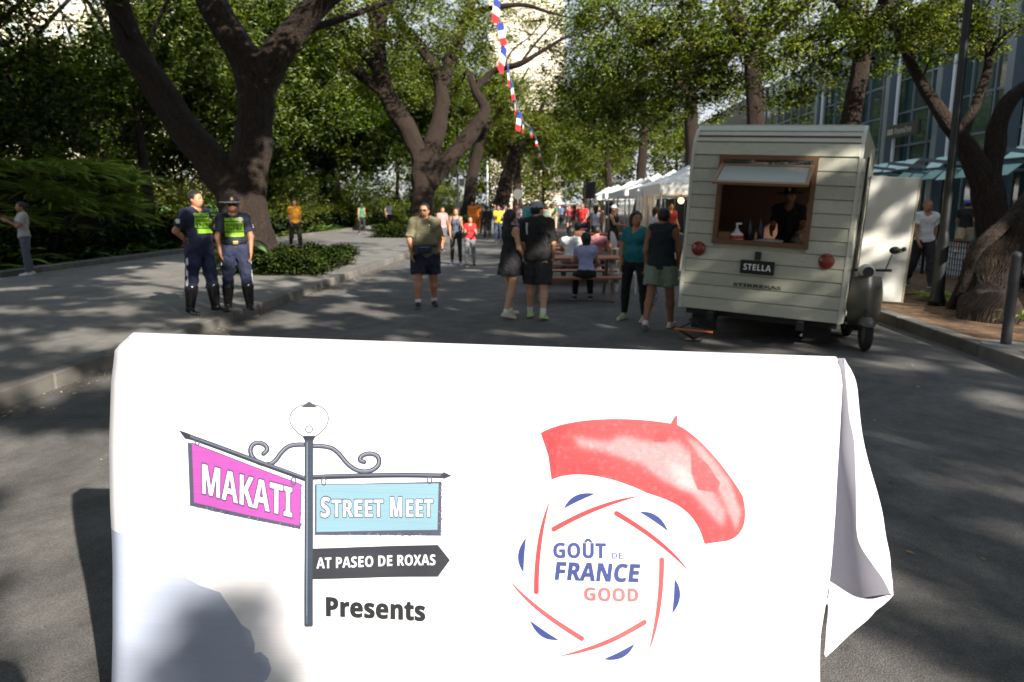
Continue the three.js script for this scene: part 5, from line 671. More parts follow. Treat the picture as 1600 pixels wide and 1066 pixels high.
  const sign = (w, h, draw) => new THREE.MeshStandardMaterial({ map: canvasTex(512, Math.round(512 * h / w), draw), roughness: 0.55 });
  const plate = mesh('name_plate', rbox(0.415, 0.165, 0.02, 0.006, -0.04, 0.955, 0.055), M([0.012, 0.012, 0.013], 0.4), t);
  mesh('plate_lettering', new THREE.PlaneGeometry(0.4, 0.15).translate(-0.04, 0.955, 0.0665), sign(0.4, 0.15, (c, w, h) => { c.fillStyle = '#121314'; c.fillRect(0, 0, w, h); c.fillStyle = '#eceeea'; c.textAlign = 'center'; c.font = 'bold 132px sans-serif'; c.save(); c.translate(w / 2, h * 0.74); c.scale(0.98, 1); c.fillText('STELLA', 0, 0); c.restore(); }), plate);
  mesh('plate_lamp', rbox(0.075, 0.1, 0.05, 0.008, -0.045, 1.095, 0.05), mats.black, t);
  const letters = canvasTex(1024, 144, (c, w, h) => { c.clearRect(0, 0, w, h); c.fillStyle = '#3a4038'; c.textAlign = 'center'; c.font = 'bold 96px sans-serif'; c.save(); c.translate(w / 2, 84); c.scale(1.72, 0.8); c.fillText('STIRRERAS', 0, 0); c.strokeStyle = '#3a4038'; c.lineWidth = 5; c.strokeText('STIRRERAS', 0, 0); c.restore(); c.fillRect(w / 2 - 70, 118, 60, 8); c.fillRect(w / 2 + 10, 118, 60, 8); });
  mesh('lettering', new THREE.PlaneGeometry(0.72, 0.101).translate(-0.02, 0.718, 0.046), new THREE.MeshStandardMaterial({ map: letters, transparent: true, roughness: 0.7 }), t);
  // running gear
  for (const s of [-1, 1]) { const w = mesh('wheel', new THREE.CylinderGeometry(0.3, 0.3, 0.19, 28).rotateZ(Math.PI / 2).translate(s * 0.78, 0.3, -1.95), mats.rubber, t); mesh('rim', cyl(0.17, 0.17, 0.2, 0, 0, 0, 20).rotateZ(Math.PI / 2).translate(s * 0.785, 0.3, -1.95), mats.steel, w); }
  mesh('chassis', join([box(0.08, 0.1, LEN + 0.9, -0.55, y0 - 0.06, -LEN / 2 - 0.3), box(0.08, 0.1, LEN + 0.9, 0.55, y0 - 0.06, -LEN / 2 - 0.3), box(1.9, 0.08, 0.08, 0, y0 - 0.06, -0.25), box(1.9, 0.08, 0.08, 0, y0 - 0.06, -3.6)]), mats.darkMetal, t);
  for (const x of [-0.72, 0.72]) mesh('mud_flap', box(0.34, 0.3, 0.02, x, y0 - 0.16, -0.35), mats.rubber, t);
  // open door hinged on the side wall
  const door = new THREE.Group(); door.name = 'door'; door.position.set(HW + 0.045, y0 + 0.1, -1.72); door.rotation.y = 18 * D2R; t.add(door);
  mesh('door_leaf', rbox(0.64, 1.66, 0.04, 0.01, 0.33, 0.83, 0), M([0.62, 0.62, 0.56], 0.5), door); mesh('door_knob', new THREE.SphereGeometry(0.032, 16, 12).translate(0.57, 0.72, 0.05), mats.black, door);
  mesh('door_edge', join([box(0.018, 1.66, 0.05, 0.659, 0.83, 0)]), M([0.5, 0.42, 0.26], 0.5), door);
  mesh('rain_rail', bar(V(HW + 0.05, 0.75, -0.15), V(HW + 0.05, 2.3, -0.4), 0.014), mats.darkMetal, t);
  // a jack and the things on the counter are separate things
  const at = (x, y, z) => t.localToWorld(V(x, y, z));
  const jp = at(-0.74, 0, 0.12), j = thing('scissor_jack', 'scissor jack with an orange screw bar under the trailer corner', 'jack', jp.x, 0, jp.z, t.rotation.y);
  mesh('base_plate', box(0.2, 0.02, 0.12, 0, 0.01, 0), mats.darkMetal, j); for (const [a, b] of [[V(-0.2, 0.14, 0), V(0, 0.03, 0)], [V(0.2, 0.14, 0), V(0, 0.03, 0)], [V(-0.2, 0.14, 0), V(0, 0.26, 0)], [V(0.2, 0.14, 0), V(0, 0.26, 0)]]) mesh('arm', beam(a, b, 0.045, 0.022), mats.darkMetal, j);
  mesh('screw_bar', bar(V(-0.24, 0.145, 0.02), V(0.24, 0.135, 0.02), 0.014), M([0.6, 0.16, 0.05], 0.5), j); mesh('head_plate', box(0.1, 0.03, 0.1, 0, 0.275, 0), mats.darkMetal, j);
  const b1 = at(-0.36, wy0, -0.12), bt = thing('pump_bottle', 'white pump bottle with red band on the trailer counter', 'bottle', b1.x, b1.y, b1.z); mesh('bottle_body', new THREE.LatheGeometry([[0, 0], [0.075, 0], [0.08, 0.02], [0.08, 0.09], [0.03, 0.13], [0.025, 0.16], [0, 0.16]].map(([x, y]) => new THREE.Vector2(x, y)), 20), mats.white, bt); mesh('pump', join([cyl(0.012, 0.012, 0.06, 0, 0.19, 0), box(0.07, 0.018, 0.02, 0.02, 0.22, 0)]), mats.white, bt); mesh('label_band', cyl(0.082, 0.082, 0.045, 0, 0.055, 0, 20), M([0.5, 0.05, 0.04], 0.6), bt);
  const p1 = at(0.0, wy0 + 0.003, -0.14), pp = thing('menu_sheet', 'curled white menu sheet lying on the trailer counter', 'paper', p1.x, p1.y, p1.z, t.rotation.y); mesh('sheet', loft([[V(-0.2, 0.0, 0.1), V(0, 0.03, 0.1), V(0.2, 0.012, 0.1)], [V(-0.2, 0.02, -0.1), V(0, 0.055, -0.1), V(0.2, 0.03, -0.1)]], 10, 4), mats.white, pp);
  const c1 = at(-0.52, wy0, -0.16), cr = thing('wooden_crate', 'small dark crate on the trailer counter beside the bottle', 'crate', c1.x, c1.y, c1.z, t.rotation.y); for (const z of [-0.07, 0.07]) mesh('slat', box(0.16, 0.1, 0.012, 0, 0.06, z), mats.wood, cr); for (const x of [-0.075, 0.075]) mesh('slat', box(0.012, 0.1, 0.13, x, 0.06, 0), mats.wood, cr); mesh('bottom', box(0.15, 0.012, 0.13, 0, 0.008, 0), mats.wood, cr);
  for (const [x, l] of [[-0.24, 'tall dark bottle beside the crate on the shelf inside the trailer'], [-0.1, 'tall dark bottle beside the vendor inside the trailer']]) { const q = at(x, wy0, -0.34), bo = mesh(numbered('bottle'), new THREE.LatheGeometry([[0, 0], [0.04, 0], [0.042, 0.18], [0.015, 0.25], [0.015, 0.32], [0, 0.32]].map(([a, b]) => new THREE.Vector2(a, b)), 16), M([0.02, 0.025, 0.05], 0.2), scene); bo.position.copy(q); tag(bo, l, 'bottle'); }
  const v1 = at(0.22, y0 + 0.05, -0.85); put(W.hatWork, 'vendor in a dark brimmed hat working inside the trailer', v1, t.rotation.y, 1.5, { top: C.black, bottom: C.black, skin: SKIN.brown, hat: [0.02, 0.018, 0.016], brim: [0.02, 0.018, 0.016] });
  // scooter parked against the trailer's side
  const s0 = at(1.2, 0, -0.55), s = thing('motor_scooter', 'beige motor scooter darkened for shade, parked beside the open trailer door', 'scooter', s0.x, 0, s0.z, t.rotation.y + 0.25), bod = M([0.085, 0.083, 0.07], 0.35), blk = mats.black;  // beige body darkened, shade put into its colour
  s.scale.setScalar(0.88);
  for (const z of [0.45, -0.7]) { const w = mesh('wheel', new THREE.TorusGeometry(0.19, 0.055, 12, 28).rotateY(Math.PI / 2).translate(0, 0.245, z), mats.rubber, s); mesh('rim', cyl(0.14, 0.14, 0.05, 0, 0, 0, 20).rotateZ(Math.PI / 2).translate(0, 0.245, z), mats.steel, w); }
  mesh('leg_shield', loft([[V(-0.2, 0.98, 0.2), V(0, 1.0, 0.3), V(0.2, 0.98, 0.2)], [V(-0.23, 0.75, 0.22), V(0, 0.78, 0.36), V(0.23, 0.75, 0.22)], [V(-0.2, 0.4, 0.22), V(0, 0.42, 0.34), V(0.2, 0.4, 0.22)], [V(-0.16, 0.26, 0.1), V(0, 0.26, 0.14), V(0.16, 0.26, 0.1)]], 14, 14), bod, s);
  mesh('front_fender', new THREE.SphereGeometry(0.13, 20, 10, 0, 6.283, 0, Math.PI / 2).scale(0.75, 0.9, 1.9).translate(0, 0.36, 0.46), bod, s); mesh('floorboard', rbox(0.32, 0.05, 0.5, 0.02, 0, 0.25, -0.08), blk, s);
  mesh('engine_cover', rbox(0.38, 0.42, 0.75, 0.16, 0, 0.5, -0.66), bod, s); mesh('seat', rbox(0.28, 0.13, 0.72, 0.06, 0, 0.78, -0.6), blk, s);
  const hb = mesh('handlebar', join([bar(V(-0.34, 1.06, 0.1), V(0.34, 1.06, 0.1), 0.02), bar(V(0, 0.5, 0.36), V(0, 1.06, 0.15), 0.03)]), blk, s); mesh('headlamp_shell', new THREE.SphereGeometry(0.11, 20, 14).scale(1, 0.9, 1.1).translate(0, 1.05, 0.2), M([0.62, 0.6, 0.55], 0.3), hb); mesh('headlamp', cyl(0.07, 0.07, 0.02, 0, 0, 0, 20).rotateX(Math.PI / 2).translate(0, 1.05, 0.315), blk, hb);
  for (const q of [-1, 1]) { mesh('mirror', join([bar(V(q * 0.26, 1.06, 0.1), V(q * 0.34, 1.3, 0.08), 0.008), new THREE.SphereGeometry(0.07, 16, 10).scale(1, 0.75, 0.35).translate(q * 0.36, 1.33, 0.08)]), blk, s); }
  mesh('stand', bar(V(0.1, 0.2, -0.3), V(0.26, 0, -0.28), 0.012), mats.darkMetal, s);
}
// ---------- stalls, tables, posts, flags ----------
{
  const canvas = new THREE.MeshPhysicalMaterial({ color: lin(0.78, 0.79, 0.77), roughness: 0.7, transmission: 0.18, thickness: 0, side: THREE.DoubleSide }), w = 3.0, he = 2.25, hr = 2.95, hv = 1.98;
  const slope = (a, b) => loft([[a, a.clone().lerp(b, 0.5), b], [a.clone().lerp(V(0, hr, 0), 0.5).add(V(0, -0.08, 0)), a.clone().lerp(b, 0.5).lerp(V(0, hr, 0), 0.5).add(V(0, -0.1, 0)), b.clone().lerp(V(0, hr, 0), 0.5).add(V(0, -0.08, 0))], [V(0, hr, 0), V(0.001, hr, 0), V(0.002, hr, 0)]], 8, 8);
  const valance = (a, b) => { const r0 = [], r1 = []; for (let i = 0; i <= 24; i++) { const p = a.clone().lerp(b, i / 24); r0.push(p); const n = b.clone().sub(a).normalize().cross(V(0, 1, 0)).multiplyScalar(0.015 * Math.sin(i * 1.9)); r1.push(V(p.x, hv - 0.03 * Math.abs(Math.sin(i * 0.8)), p.z).add(n)); } return loft([r0, r1], 48, 3); };
  const c = [V(-w / 2, he, w / 2), V(w / 2, he, w / 2), V(w / 2, he, -w / 2), V(-w / 2, he, -w / 2)], S = c.map((a, i) => slope(a, c[(i + 1) % 4])), VV = c.map((a, i) => valance(a.clone(), c[(i + 1) % 4].clone()));
  const proto = thing('market_stall', '', 'stall');
  S.forEach((g) => mesh('canopy_panel', g, canvas, proto)); VV.forEach((g) => mesh('valance', g, canvas, proto)); for (const p of c) mesh('pole', bar(V(p.x * 0.98, 0, p.z * 0.98), V(p.x * 0.98, he, p.z * 0.98), 0.025), mats.steel, proto);
  mesh('counter', rbox(0.6, 0.9, 2.6, 0.01, -1.0, 0.45, 0), M([0.1, 0.09, 0.08], 0.8), proto);
  const seq = ['next to the trailer, the first of the row', 'second of the row counting from the trailer', 'third of the row counting from the trailer', 'fourth of the row counting from the trailer', 'fifth of the row counting from the trailer', 'sixth of the row counting from the trailer', 'seventh of the row counting from the trailer', 'eighth of the row counting from the trailer', 'ninth of the row counting from the trailer', 'tenth of the row counting from the trailer', 'last of the row, far from the trailer'];
  seq.forEach((s, i) => { const o = i ? copyOf(proto, 'market_stall') : proto; o.position.set(4.45 + (i % 3 - 1) * 0.06, 0, -21.5 - i * 3.35 - (i > 6 ? 6 : 0)); o.rotation.y = (i % 2 ? 1 : -1) * 0.015; tag(o, 'white peaked market stall canopy, ' + s, 'stall', 'market stalls along the road'); });
  const dr = thing('stall_drape', 'white fabric drape hanging at the corner of the second stall', 'drape', 3.05, 0, -24.4); mesh('folds', (() => { const r = (y, k) => { const a = []; for (let i = 0; i <= 24; i++) a.push(V(-0.3 + 0.6 * i / 24, y, 0.04 * k * Math.sin(i * 1.5))); return a; }; return loft([r(2.2, 0.6), r(1.4, 1), r(0.35, 1.3)], 48, 10); })(), canvas, dr);
  // back wall cloths and dark interiors of the stalls
  const bw = M([0.015, 0.03, 0.022], 0.9); for (let i = 0; i < 7; i++) { const b = mesh(numbered('stall_backdrop'), loft([[V(0, 2.1, -1.45), V(0.03, 2.1, 0), V(0, 2.1, 1.45)], [V(0.02, 1, -1.45), V(-0.02, 1, 0), V(0.03, 1, 1.45)], [V(0, 0.05, -1.45), V(0.02, 0.05, 0), V(0, 0.05, 1.45)]], 12, 8), bw, scene); b.position.set(5.98, 0, -21.5 - i * 3.35); tag(b, 'dark green cloth closing the back of the market stalls', 'backdrop', 'cloths behind the stalls'); }
  // lit bulbs under the first canopies
  for (const [x, y, z, l] of [[3.3, 1.95, -22.2, 'glowing pendant bulb under the canopy next to the trailer'], [3.9, 2.0, -24.0, 'glowing pendant bulb over the counter of the second canopy']]) { const b = thing('pendant_lamp', l, 'lamp', x + 0.5, y - 0.15, z); mesh('bulb', new THREE.SphereGeometry(0.09, 16, 12), new THREE.MeshStandardMaterial({ color: 0xfff0d0, emissive: lin(1, 0.62, 0.25), emissiveIntensity: 1.6 }), b); mesh('cord', bar(V(0, 0.08, 0), V(0, 0.5, 0), 0.006), blackM(), b); const p = new THREE.PointLight(lin(1, 0.62, 0.28), 0.5); p.name = 'bulb_light'; p.shadow.radius = 4; p.castShadow = true; b.add(p); }
  function blackM() { return mats.black; }
  const sp = thing('loudspeaker', 'black loudspeaker on a stand between the stalls and the walkers', 'loudspeaker', 1.45, 0, -28); mesh('cabinet', rbox(0.36, 0.62, 0.34, 0.03, 0, 2.2, 0), mats.black, sp); mesh('pole', bar(V(0, 0, 0), V(0, 1.9, 0), 0.02), mats.darkMetal, sp); for (let k = 0; k < 3; k++) mesh('leg', bar(V(0, 0.6, 0), V(Math.cos(k * 2.1) * 0.5, 0, Math.sin(k * 2.1) * 0.5), 0.014), mats.darkMetal, sp);
  const um = thing('patio_umbrella', 'brown patio umbrella opened above the first stall roof', 'umbrella', 5.0, 0, -17.6); const ug = []; mesh('pole', bar(V(0, 0, 0), V(0, 3.3, 0), 0.025), mats.wood, um); for (let k = 0; k < 8; k++) { const a = k / 8 * 6.283, b = (k + 1) / 8 * 6.283, R = 1.35; const A = V(Math.cos(a) * R, 2.72, Math.sin(a) * R), Bq = V(Math.cos(b) * R, 2.72, Math.sin(b) * R), T = V(0, 3.2, 0); const g = loft([[A, A.clone().lerp(Bq, 0.5).multiplyScalar(0.995), Bq], [A.clone().lerp(T, 0.5), A.clone().lerp(Bq, 0.5).lerp(T, 0.5), Bq.clone().lerp(T, 0.5)], [T, T.clone().add(V(0.001, 0, 0)), T.clone().add(V(0.002, 0, 0))]], 4, 5); mesh('canopy_panel', g, M([0.12, 0.06, 0.035], 0.85), um); mesh('rib', bar(A.clone().add(V(0, -0.02, 0)), T.clone().add(V(0, -0.05, 0)), 0.01), mats.wood, um); }
}
// picnic tables with their benches
{
  const slatM = [M([0.42, 0.15, 0.075], 0.6), M([0.46, 0.17, 0.085], 0.62), M([0.36, 0.13, 0.07], 0.6)], frame = M([0.3, 0.22, 0.18], 0.7);
  const proto = thing('picnic_table', '', 'table'), slat = rbox(1.8, 0.035, 0.135, 0.008);
  for (let i = 0; i < 5; i++) { const m = mesh('top_slat', slat, slatM[i % 3], proto); m.position.set(0, 0.745, -0.3 + i * 0.15); }
  for (const s of [-1, 1]) for (let i = 0; i < 2; i++) { const m = mesh('bench_slat', slat, slatM[(i + 1) % 3], proto); m.position.set(0, 0.44, s * (0.63 + i * 0.145)); }
  for (const x of [-0.65, 0.65]) { for (const s of [-1, 1]) mesh('leg', beam(V(x, 0.72, s * 0.24), V(x, 0.0, s * 0.66), 0.05, 0.09), frame, proto); mesh('bench_bearer', beam(V(x + 0.05, 0.39, -0.8), V(x + 0.05, 0.39, 0.8), 0.045, 0.09), frame, proto); mesh('top_bearer', beam(V(x + 0.05, 0.7, -0.35), V(x + 0.05, 0.7, 0.35), 0.045, 0.08), frame, proto); }
  mesh('stretcher', beam(V(-0.65, 0.3, 0), V(0.65, 0.3, 0), 0.04, 0.08), frame, proto);
  const spots = [[0.42, -13.6, 'with the girl in a lavender crop top on its bench'], [0.3, -16.4, 'with the seated people in white and pink'], [0.2, -20.2, 'beyond the one with the seated people in white and pink'], [1.5, -24.6, 'standing empty beside the loudspeaker'], [-0.7, -24.0, 'behind the man in grey cap'], [0.5, -29, 'last one before the far crowd']];
  spots.forEach(([x, z, l], i) => { const o = i ? copyOf(proto, 'picnic_table') : proto; o.position.set(x, 0, z); o.rotation.y = (i % 2 ? -1 : 1) * 0.06; tag(o, 'reddish wooden picnic table ' + l, 'table', 'picnic tables in the road'); });
  const sitAt = (k, label, x, z, turn, h, col) => { const y = 0; return put(W[k], label, V(x, y, z), turn, h, col, 'people seated at the picnic tables'); };
  sitAt('sitFem', 'girl in a lavender crop top seated on the bench with her back turned', 0.62, -12.85, Math.PI + 0.1, 1.58, { top: [0.36, 0.38, 0.6], bottom: C.black, skin: SKIN.light });
  sitAt('sitFem', 'person in a white t-shirt seated at the second picnic table', 0.42, -15.7, Math.PI, 1.62, { top: C.white, bottom: C.grey });
  sitAt('sit', 'person in a pink shirt seated beside the one in white', 0.95, -15.7, Math.PI - 0.2, 1.62, { top: [0.4, 0.16, 0.17], bottom: C.navy });
  sitAt('sit', 'person in a teal shirt seated across the second picnic table', -0.2, -17.15, 0.1, 1.7, { top: [0.12, 0.34, 0.32], bottom: C.black });
  sitAt('sitFem', 'person in an orange top seated at the third picnic table', 0.7, -19.5, Math.PI, 1.6, { top: [0.6, 0.25, 0.18], bottom: C.denim });
  sitAt('sit', 'person in a navy shirt seated at the table behind the man in grey cap', -0.9, -23.3, Math.PI, 1.7, { top: C.navy, bottom: C.grey });
  // white plastic chairs
  const ch = thing('plastic_chair', 'white plastic chair at the end of the first picnic table', 'chair', 1.62, 0, -14.6, -0.7), wp = M([0.78, 0.79, 0.78], 0.4);
  mesh('seat', rbox(0.42, 0.03, 0.42, 0.012, 0, 0.44, 0), wp, ch); mesh('backrest', loft([[V(-0.2, 0.5, -0.2), V(0, 0.5, -0.24), V(0.2, 0.5, -0.2)], [V(-0.23, 0.72, -0.24), V(0, 0.74, -0.29), V(0.23, 0.72, -0.24)], [V(-0.12, 0.92, -0.28), V(0, 0.95, -0.31), V(0.12, 0.92, -0.28)]], 12, 10), wp, ch); for (const [x, z] of [[-1, -1], [1, -1], [-1, 1], [1, 1]]) mesh('leg', bar(V(x * 0.18, 0.43, z * 0.18), V(x * 0.22, 0, z * 0.22), 0.018), wp, ch);
  const c2 = copyOf(ch, 'plastic_chair', 'white plastic chair standing before the second stall'); c2.position.set(2.0, 0, -21.3); c2.rotation.y = 1.9;
  const bg = G(1014, 470, 0), bag = thing('shopping_bag', 'blue and white patterned bag hanging beside the man in the dark tank top', 'bag', bg.x, 0.28, bg.z); const bt = canvasTex(128, 128, (c) => { c.fillStyle = '#dfe3f4'; c.fillRect(0, 0, 128, 128); seedState = 99; for (let i = 0; i < 60; i++) { c.strokeStyle = '#3c46a8'; c.lineWidth = 4; c.beginPath(); c.arc(rr(0, 128), rr(0, 128), rr(4, 16), 0, rr(2, 6)); c.stroke(); } }); mesh('bag_body', new RoundedBoxGeometry(0.3, 0.32, 0.1, 3, 0.04).translate(0, 0.16, 0), new THREE.MeshStandardMaterial({ map: bt, roughness: 0.8 }), bag); mesh('handle', new THREE.TorusGeometry(0.09, 0.01, 8, 20, Math.PI).translate(0, 0.31, 0), mats.white, bag); bag.position.y = 0;
}
// lamp posts and other posts
{
  const post = (name, label, p, h, r, mat, arm) => { const t = thing(name, label, 'post', p.x, p.y, p.z); mesh('pole', new THREE.LatheGeometry([[0, 0], [r * 2, 0], [r * 2, 0.1], [r * 1.5, 0.2], [r * 1.4, 1.0], [r * 1.1, 1.15], [r, 1.2], [r * 0.7, h], [0, h]].map(([x, y]) => new THREE.Vector2(x, y)), 20), mat, t); if (arm) { mesh('arm', bar(V(0, h - 0.3, 0), V(arm, h + 0.2, 0), r * 0.5), mat, t); mesh('luminaire', rbox(0.7, 0.1, 0.25, 0.04, arm + 0.2 * Math.sign(arm), h + 0.2, 0), mat, t); } return t; };
  post('lamp_post', 'black lamp post rising from the soil verge past the open trailer door', G(1463, 478, WALK - 0.03), 9, 0.065, mats.darkMetal, -1.6);
  const a = post('lamp_post', 'dark lamp post with a signal box on the pavement past the olive walker', G(716, 348, WALK), 8.5, 0.11, mats.darkMetal, 1.8); mesh('signal_box', rbox(0.4, 0.6, 0.3, 0.03, 0.35, 3.3, 0), mats.black, a); mesh('control_box', rbox(0.5, 0.9, 0.35, 0.03, 0.4, 1.3, 0), mats.black, a);
  post('lamp_post', 'slender white lamp pole on the pavement by the far trees', G(762, 337, WALK), 7, 0.13, M([0.72, 0.74, 0.74], 0.5));
  const b = G(1571, 542, WALK - 0.02), bo = thing('bollard', 'grey steel bollard on a round base at the verge edge', 'bollard', b.x, b.y, b.z); mesh('post', new THREE.LatheGeometry([[0, 0], [0.055, 0], [0.055, 1.02], [0.045, 1.06], [0, 1.08]].map(([x, y]) => new THREE.Vector2(x, y)), 20), M([0.045, 0.047, 0.052], 0.5), bo); mesh('base_plate', cyl(0.24, 0.25, 0.035, 0, 0.017, 0, 28), M([0.22, 0.22, 0.21], 0.8), bo);
  const s = G(809, 350, 0), rs = thing('road_sign', 'pale octagonal sign on a post above the picnic tables', 'sign', s.x, 0, s.z); mesh('post', bar(V(0, 0, 0), V(0, 2.1, 0), 0.03), mats.steel, rs); mesh('sign_board', cyl(0.45, 0.45, 0.03, 0, 0, 0, 8).rotateX(Math.PI / 2).rotateZ(Math.PI / 8).translate(0, 2.5, 0.04), M([0.1, 0.105, 0.1], 0.6), rs);
}
// a string of tricolour flags along the road
{
  const t = thing('flag_bunting', 'string of small blue, white and red flags hung above the road', 'bunting', 0, 0, 0), pts = [P(766, -180, 11), P(775, -30, 12.5), P(780, 30, 13.5), P(790, 85, 15), P(798, 125, 17), P(808, 165, 20), P(817, 188, 24), P(833, 205, 34), P(843, 235, 44), P(853, 262, 56), P(866, 258, 70), P(870, 240, 78)], cv = new THREE.CatmullRomCurve3(pts);
  mesh('cord', new THREE.TubeGeometry(cv, 120, 0.012, 5), mats.white, t);
  const tri = [M([0.02, 0.045, 0.26], 0.8), M([0.72, 0.72, 0.72], 0.8), M([0.62, 0.02, 0.03], 0.8)], band = loft([[V(-0.14, 0, 0), V(0, 0, 0.015), V(0.14, 0, 0)], [V(-0.14, -0.21, 0.01), V(0, -0.21, -0.015), V(0.14, -0.21, 0.012)]], 8, 4);
  const N = 15; for (let i = 0; i < N; i++) { const q = 0.07 + 0.9 * i / N, p = cv.getPoint(q); const f = new THREE.Group(); f.name = 'flag'; f.position.copy(p); f.rotation.set(rr(-0.2, 0.2), rr(0.8, 1.6), rr(-0.35, 0.35)); t.add(f); const sc = rr(0.6, 0.85); f.scale.setScalar(sc); ['blue_stripe', 'white_stripe', 'red_stripe'].forEach((n, k) => { const m = mesh(n, band, tri[k], f); m.position.y = -0.21 * k; }); }
}
// ---------- hedges, garden beds, fence, buildings ----------
function bladeClump(n, L, Wd, arch, seed) {         // arching strap leaves from one root
  seedState = seed; const pos = [], idx = [], uv = [];
  for (let i = 0; i < n; i++) { const a = rr(0, 6.283), l = L * rr(0.6, 1.15), up = rr(0.5, 1.15), k0 = pos.length / 3; for (let j = 0; j <= 5; j++) { const q = j / 5, r = l * (q * Math.cos(up * 0.9) + arch * q * q * 0.35), y = l * (Math.sin(up) * q - arch * q * q * 0.55), w = Wd * Math.sin(Math.PI * Math.min(0.97, 0.12 + q * 0.86)), px = Math.cos(a) * r, pz = Math.sin(a) * r; pos.push(px - Math.sin(a) * w, y, pz + Math.cos(a) * w, px, y - w * 0.25, pz, px + Math.sin(a) * w, y, pz - Math.cos(a) * w); uv.push(0, q, 0.5, q, 1, q); } for (let j = 0; j < 5; j++) { const b = k0 + j * 3; idx.push(b, b + 3, b + 1, b + 1, b + 3, b + 4, b + 1, b + 4, b + 2, b + 2, b + 4, b + 5); } }
  const g = new THREE.BufferGeometry(); g.setAttribute('position', new THREE.Float32BufferAttribute(pos, 3)); g.setAttribute('uv', new THREE.Float32BufferAttribute(uv, 2)); g.setIndex(idx); g.computeVertexNormals(); return g;
}
const plantMat = { fern: leafMat(0.12, 0.24, 0.035, 0.3), lime: leafMat(0.26, 0.36, 0.04, 0.3), broad: leafMat(0.07, 0.16, 0.05), dark: leafMat(0.07, 0.13, 0.03), hedge: leafMat(0.13, 0.24, 0.03) };
const fernGeos = [bladeClump(26, 0.85, 0.045, 1.1, 5), bladeClump(22, 1.0, 0.055, 0.9, 6), bladeClump(18, 0.7, 0.07, 0.8, 7)];
const broadLeaf = (() => { const rows = []; for (let j = 0; j <= 6; j++) { const q = j / 6, w = 0.24 * Math.sin(Math.PI * Math.pow(clamp(0.06 + q * 0.92, 0, 1), 0.7)), y = -0.35 * q * q; rows.push([V(-w, y + w * 0.3, q * 0.75), V(-w * 0.5, y + w * 0.05, q * 0.75), V(0, y, q * 0.75), V(w * 0.5, y + w * 0.05, q * 0.75), V(w, y + w * 0.3, q * 0.75)]); } return loft(rows, 8, 8); })();
seedState = 31337;
function fernPlant(label, x, z, s, m, group, y = WALK) { const t = thing('fern_plant', label, 'plant', x, y - 0.02, z, rr(0, 6), group); t.scale.setScalar(s); mesh('fronds', fernGeos[Math.floor(rnd() * 3)], plantMat[m], t, 'stuff'); return t; }
function broadPlant(label, x, z, s, group) { const t = thing('broadleaf_plant', label, 'plant', x, WALK - 0.02, z, rr(0, 6), group); t.scale.setScalar(s); for (let i = 0; i < 9; i++) { const a = i * 2.4, h = rr(0.5, 1.5), r = rr(0.1, 0.4), tip = V(Math.cos(a) * r, h, Math.sin(a) * r); const st = mesh('stalk', limbGeo([[V(0, 0, 0), 0.025], [V(Math.cos(a) * r * 0.3, h * 0.55, Math.sin(a) * r * 0.3), 0.02], [tip, 0.012]], 5, 3, 0), plantMat.broad, t); const l = mesh('leaf', broadLeaf, plantMat.broad, t); l.position.copy(tip); l.rotation.order = 'YXZ'; l.rotation.set(rr(-0.4, 0.5), -a + Math.PI / 2, rr(-0.3, 0.3)); l.scale.setScalar(rr(0.8, 1.3)); } return t; }
// planted beds along the garden kerb
for (let i = 0; i < 66; i++) { const z = -11 - i * 0.56 - rr(0, 0.4), x = BED - rr(0.9, 3.2); fernPlant(i % 3 ? 'arching fern in the garden bed along the kerb' : 'yellow green strap leaved plant in the garden bed', x, z, rr(0.9, 1.7), i % 3 ? 'fern' : 'lime', i % 3 ? 'ferns in the garden bed' : 'strap leaved plants in the garden bed'); }
for (let i = 0; i < 16; i++) fernPlant('strap leaved plant farther along the garden bed', BED - rr(0.8, 2.6), -50 - i * 2.2, rr(1, 1.6), i % 2 ? 'lime' : 'fern', 'plants farther along the garden');
for (let i = 0; i < 14; i++) broadPlant('large glossy leaved plant rising behind the ferns', BED - rr(2.2, 4.4), -13 - i * 1.9 - rr(0, 1), rr(0.9, 1.35), 'large leaved plants in the garden');
// raised planter overflowing with grassy fronds
{
  const a = G(105, 300, WALK), p0 = V(-15.6, WALK, -17.2), p1 = V(-14.6, WALK, -24.8), d = p1.clone().sub(p0), t = thing('planter_wall', 'raised dark planter overflowing with yellow green fronds', 'planter', p0.x, WALK, p0.z);
  mesh('wall', beam(V(0, 1.25, 0), V(d.x, 1.25, d.z), 0.9, 2.5), M([0.018, 0.018, 0.015], 0.95), t);
  const m = new THREE.InstancedMesh(fernGeos[0], plantMat.lime, 220), o = new THREE.Object3D(); for (let i = 0; i < 220; i++) { const q = (i % 110) / 109, hang = i >= 110; o.position.set(d.x * q + (hang ? 0.46 : rr(-0.35, 0.45)), hang ? rr(0.6, 2.3) : 2.4 + rr(-0.05, 0.2), d.z * q + rr(-0.2, 0.2)); o.rotation.set(rr(-0.2, 0.2), rr(0, 6.28), rr(-0.2, 0.2)); o.scale.setScalar(rr(0.8, 1.3)); o.updateMatrix(); m.setMatrixAt(i, o.matrix); } m.name = 'fronds'; m.userData.kind = 'stuff'; t.add(m);
}
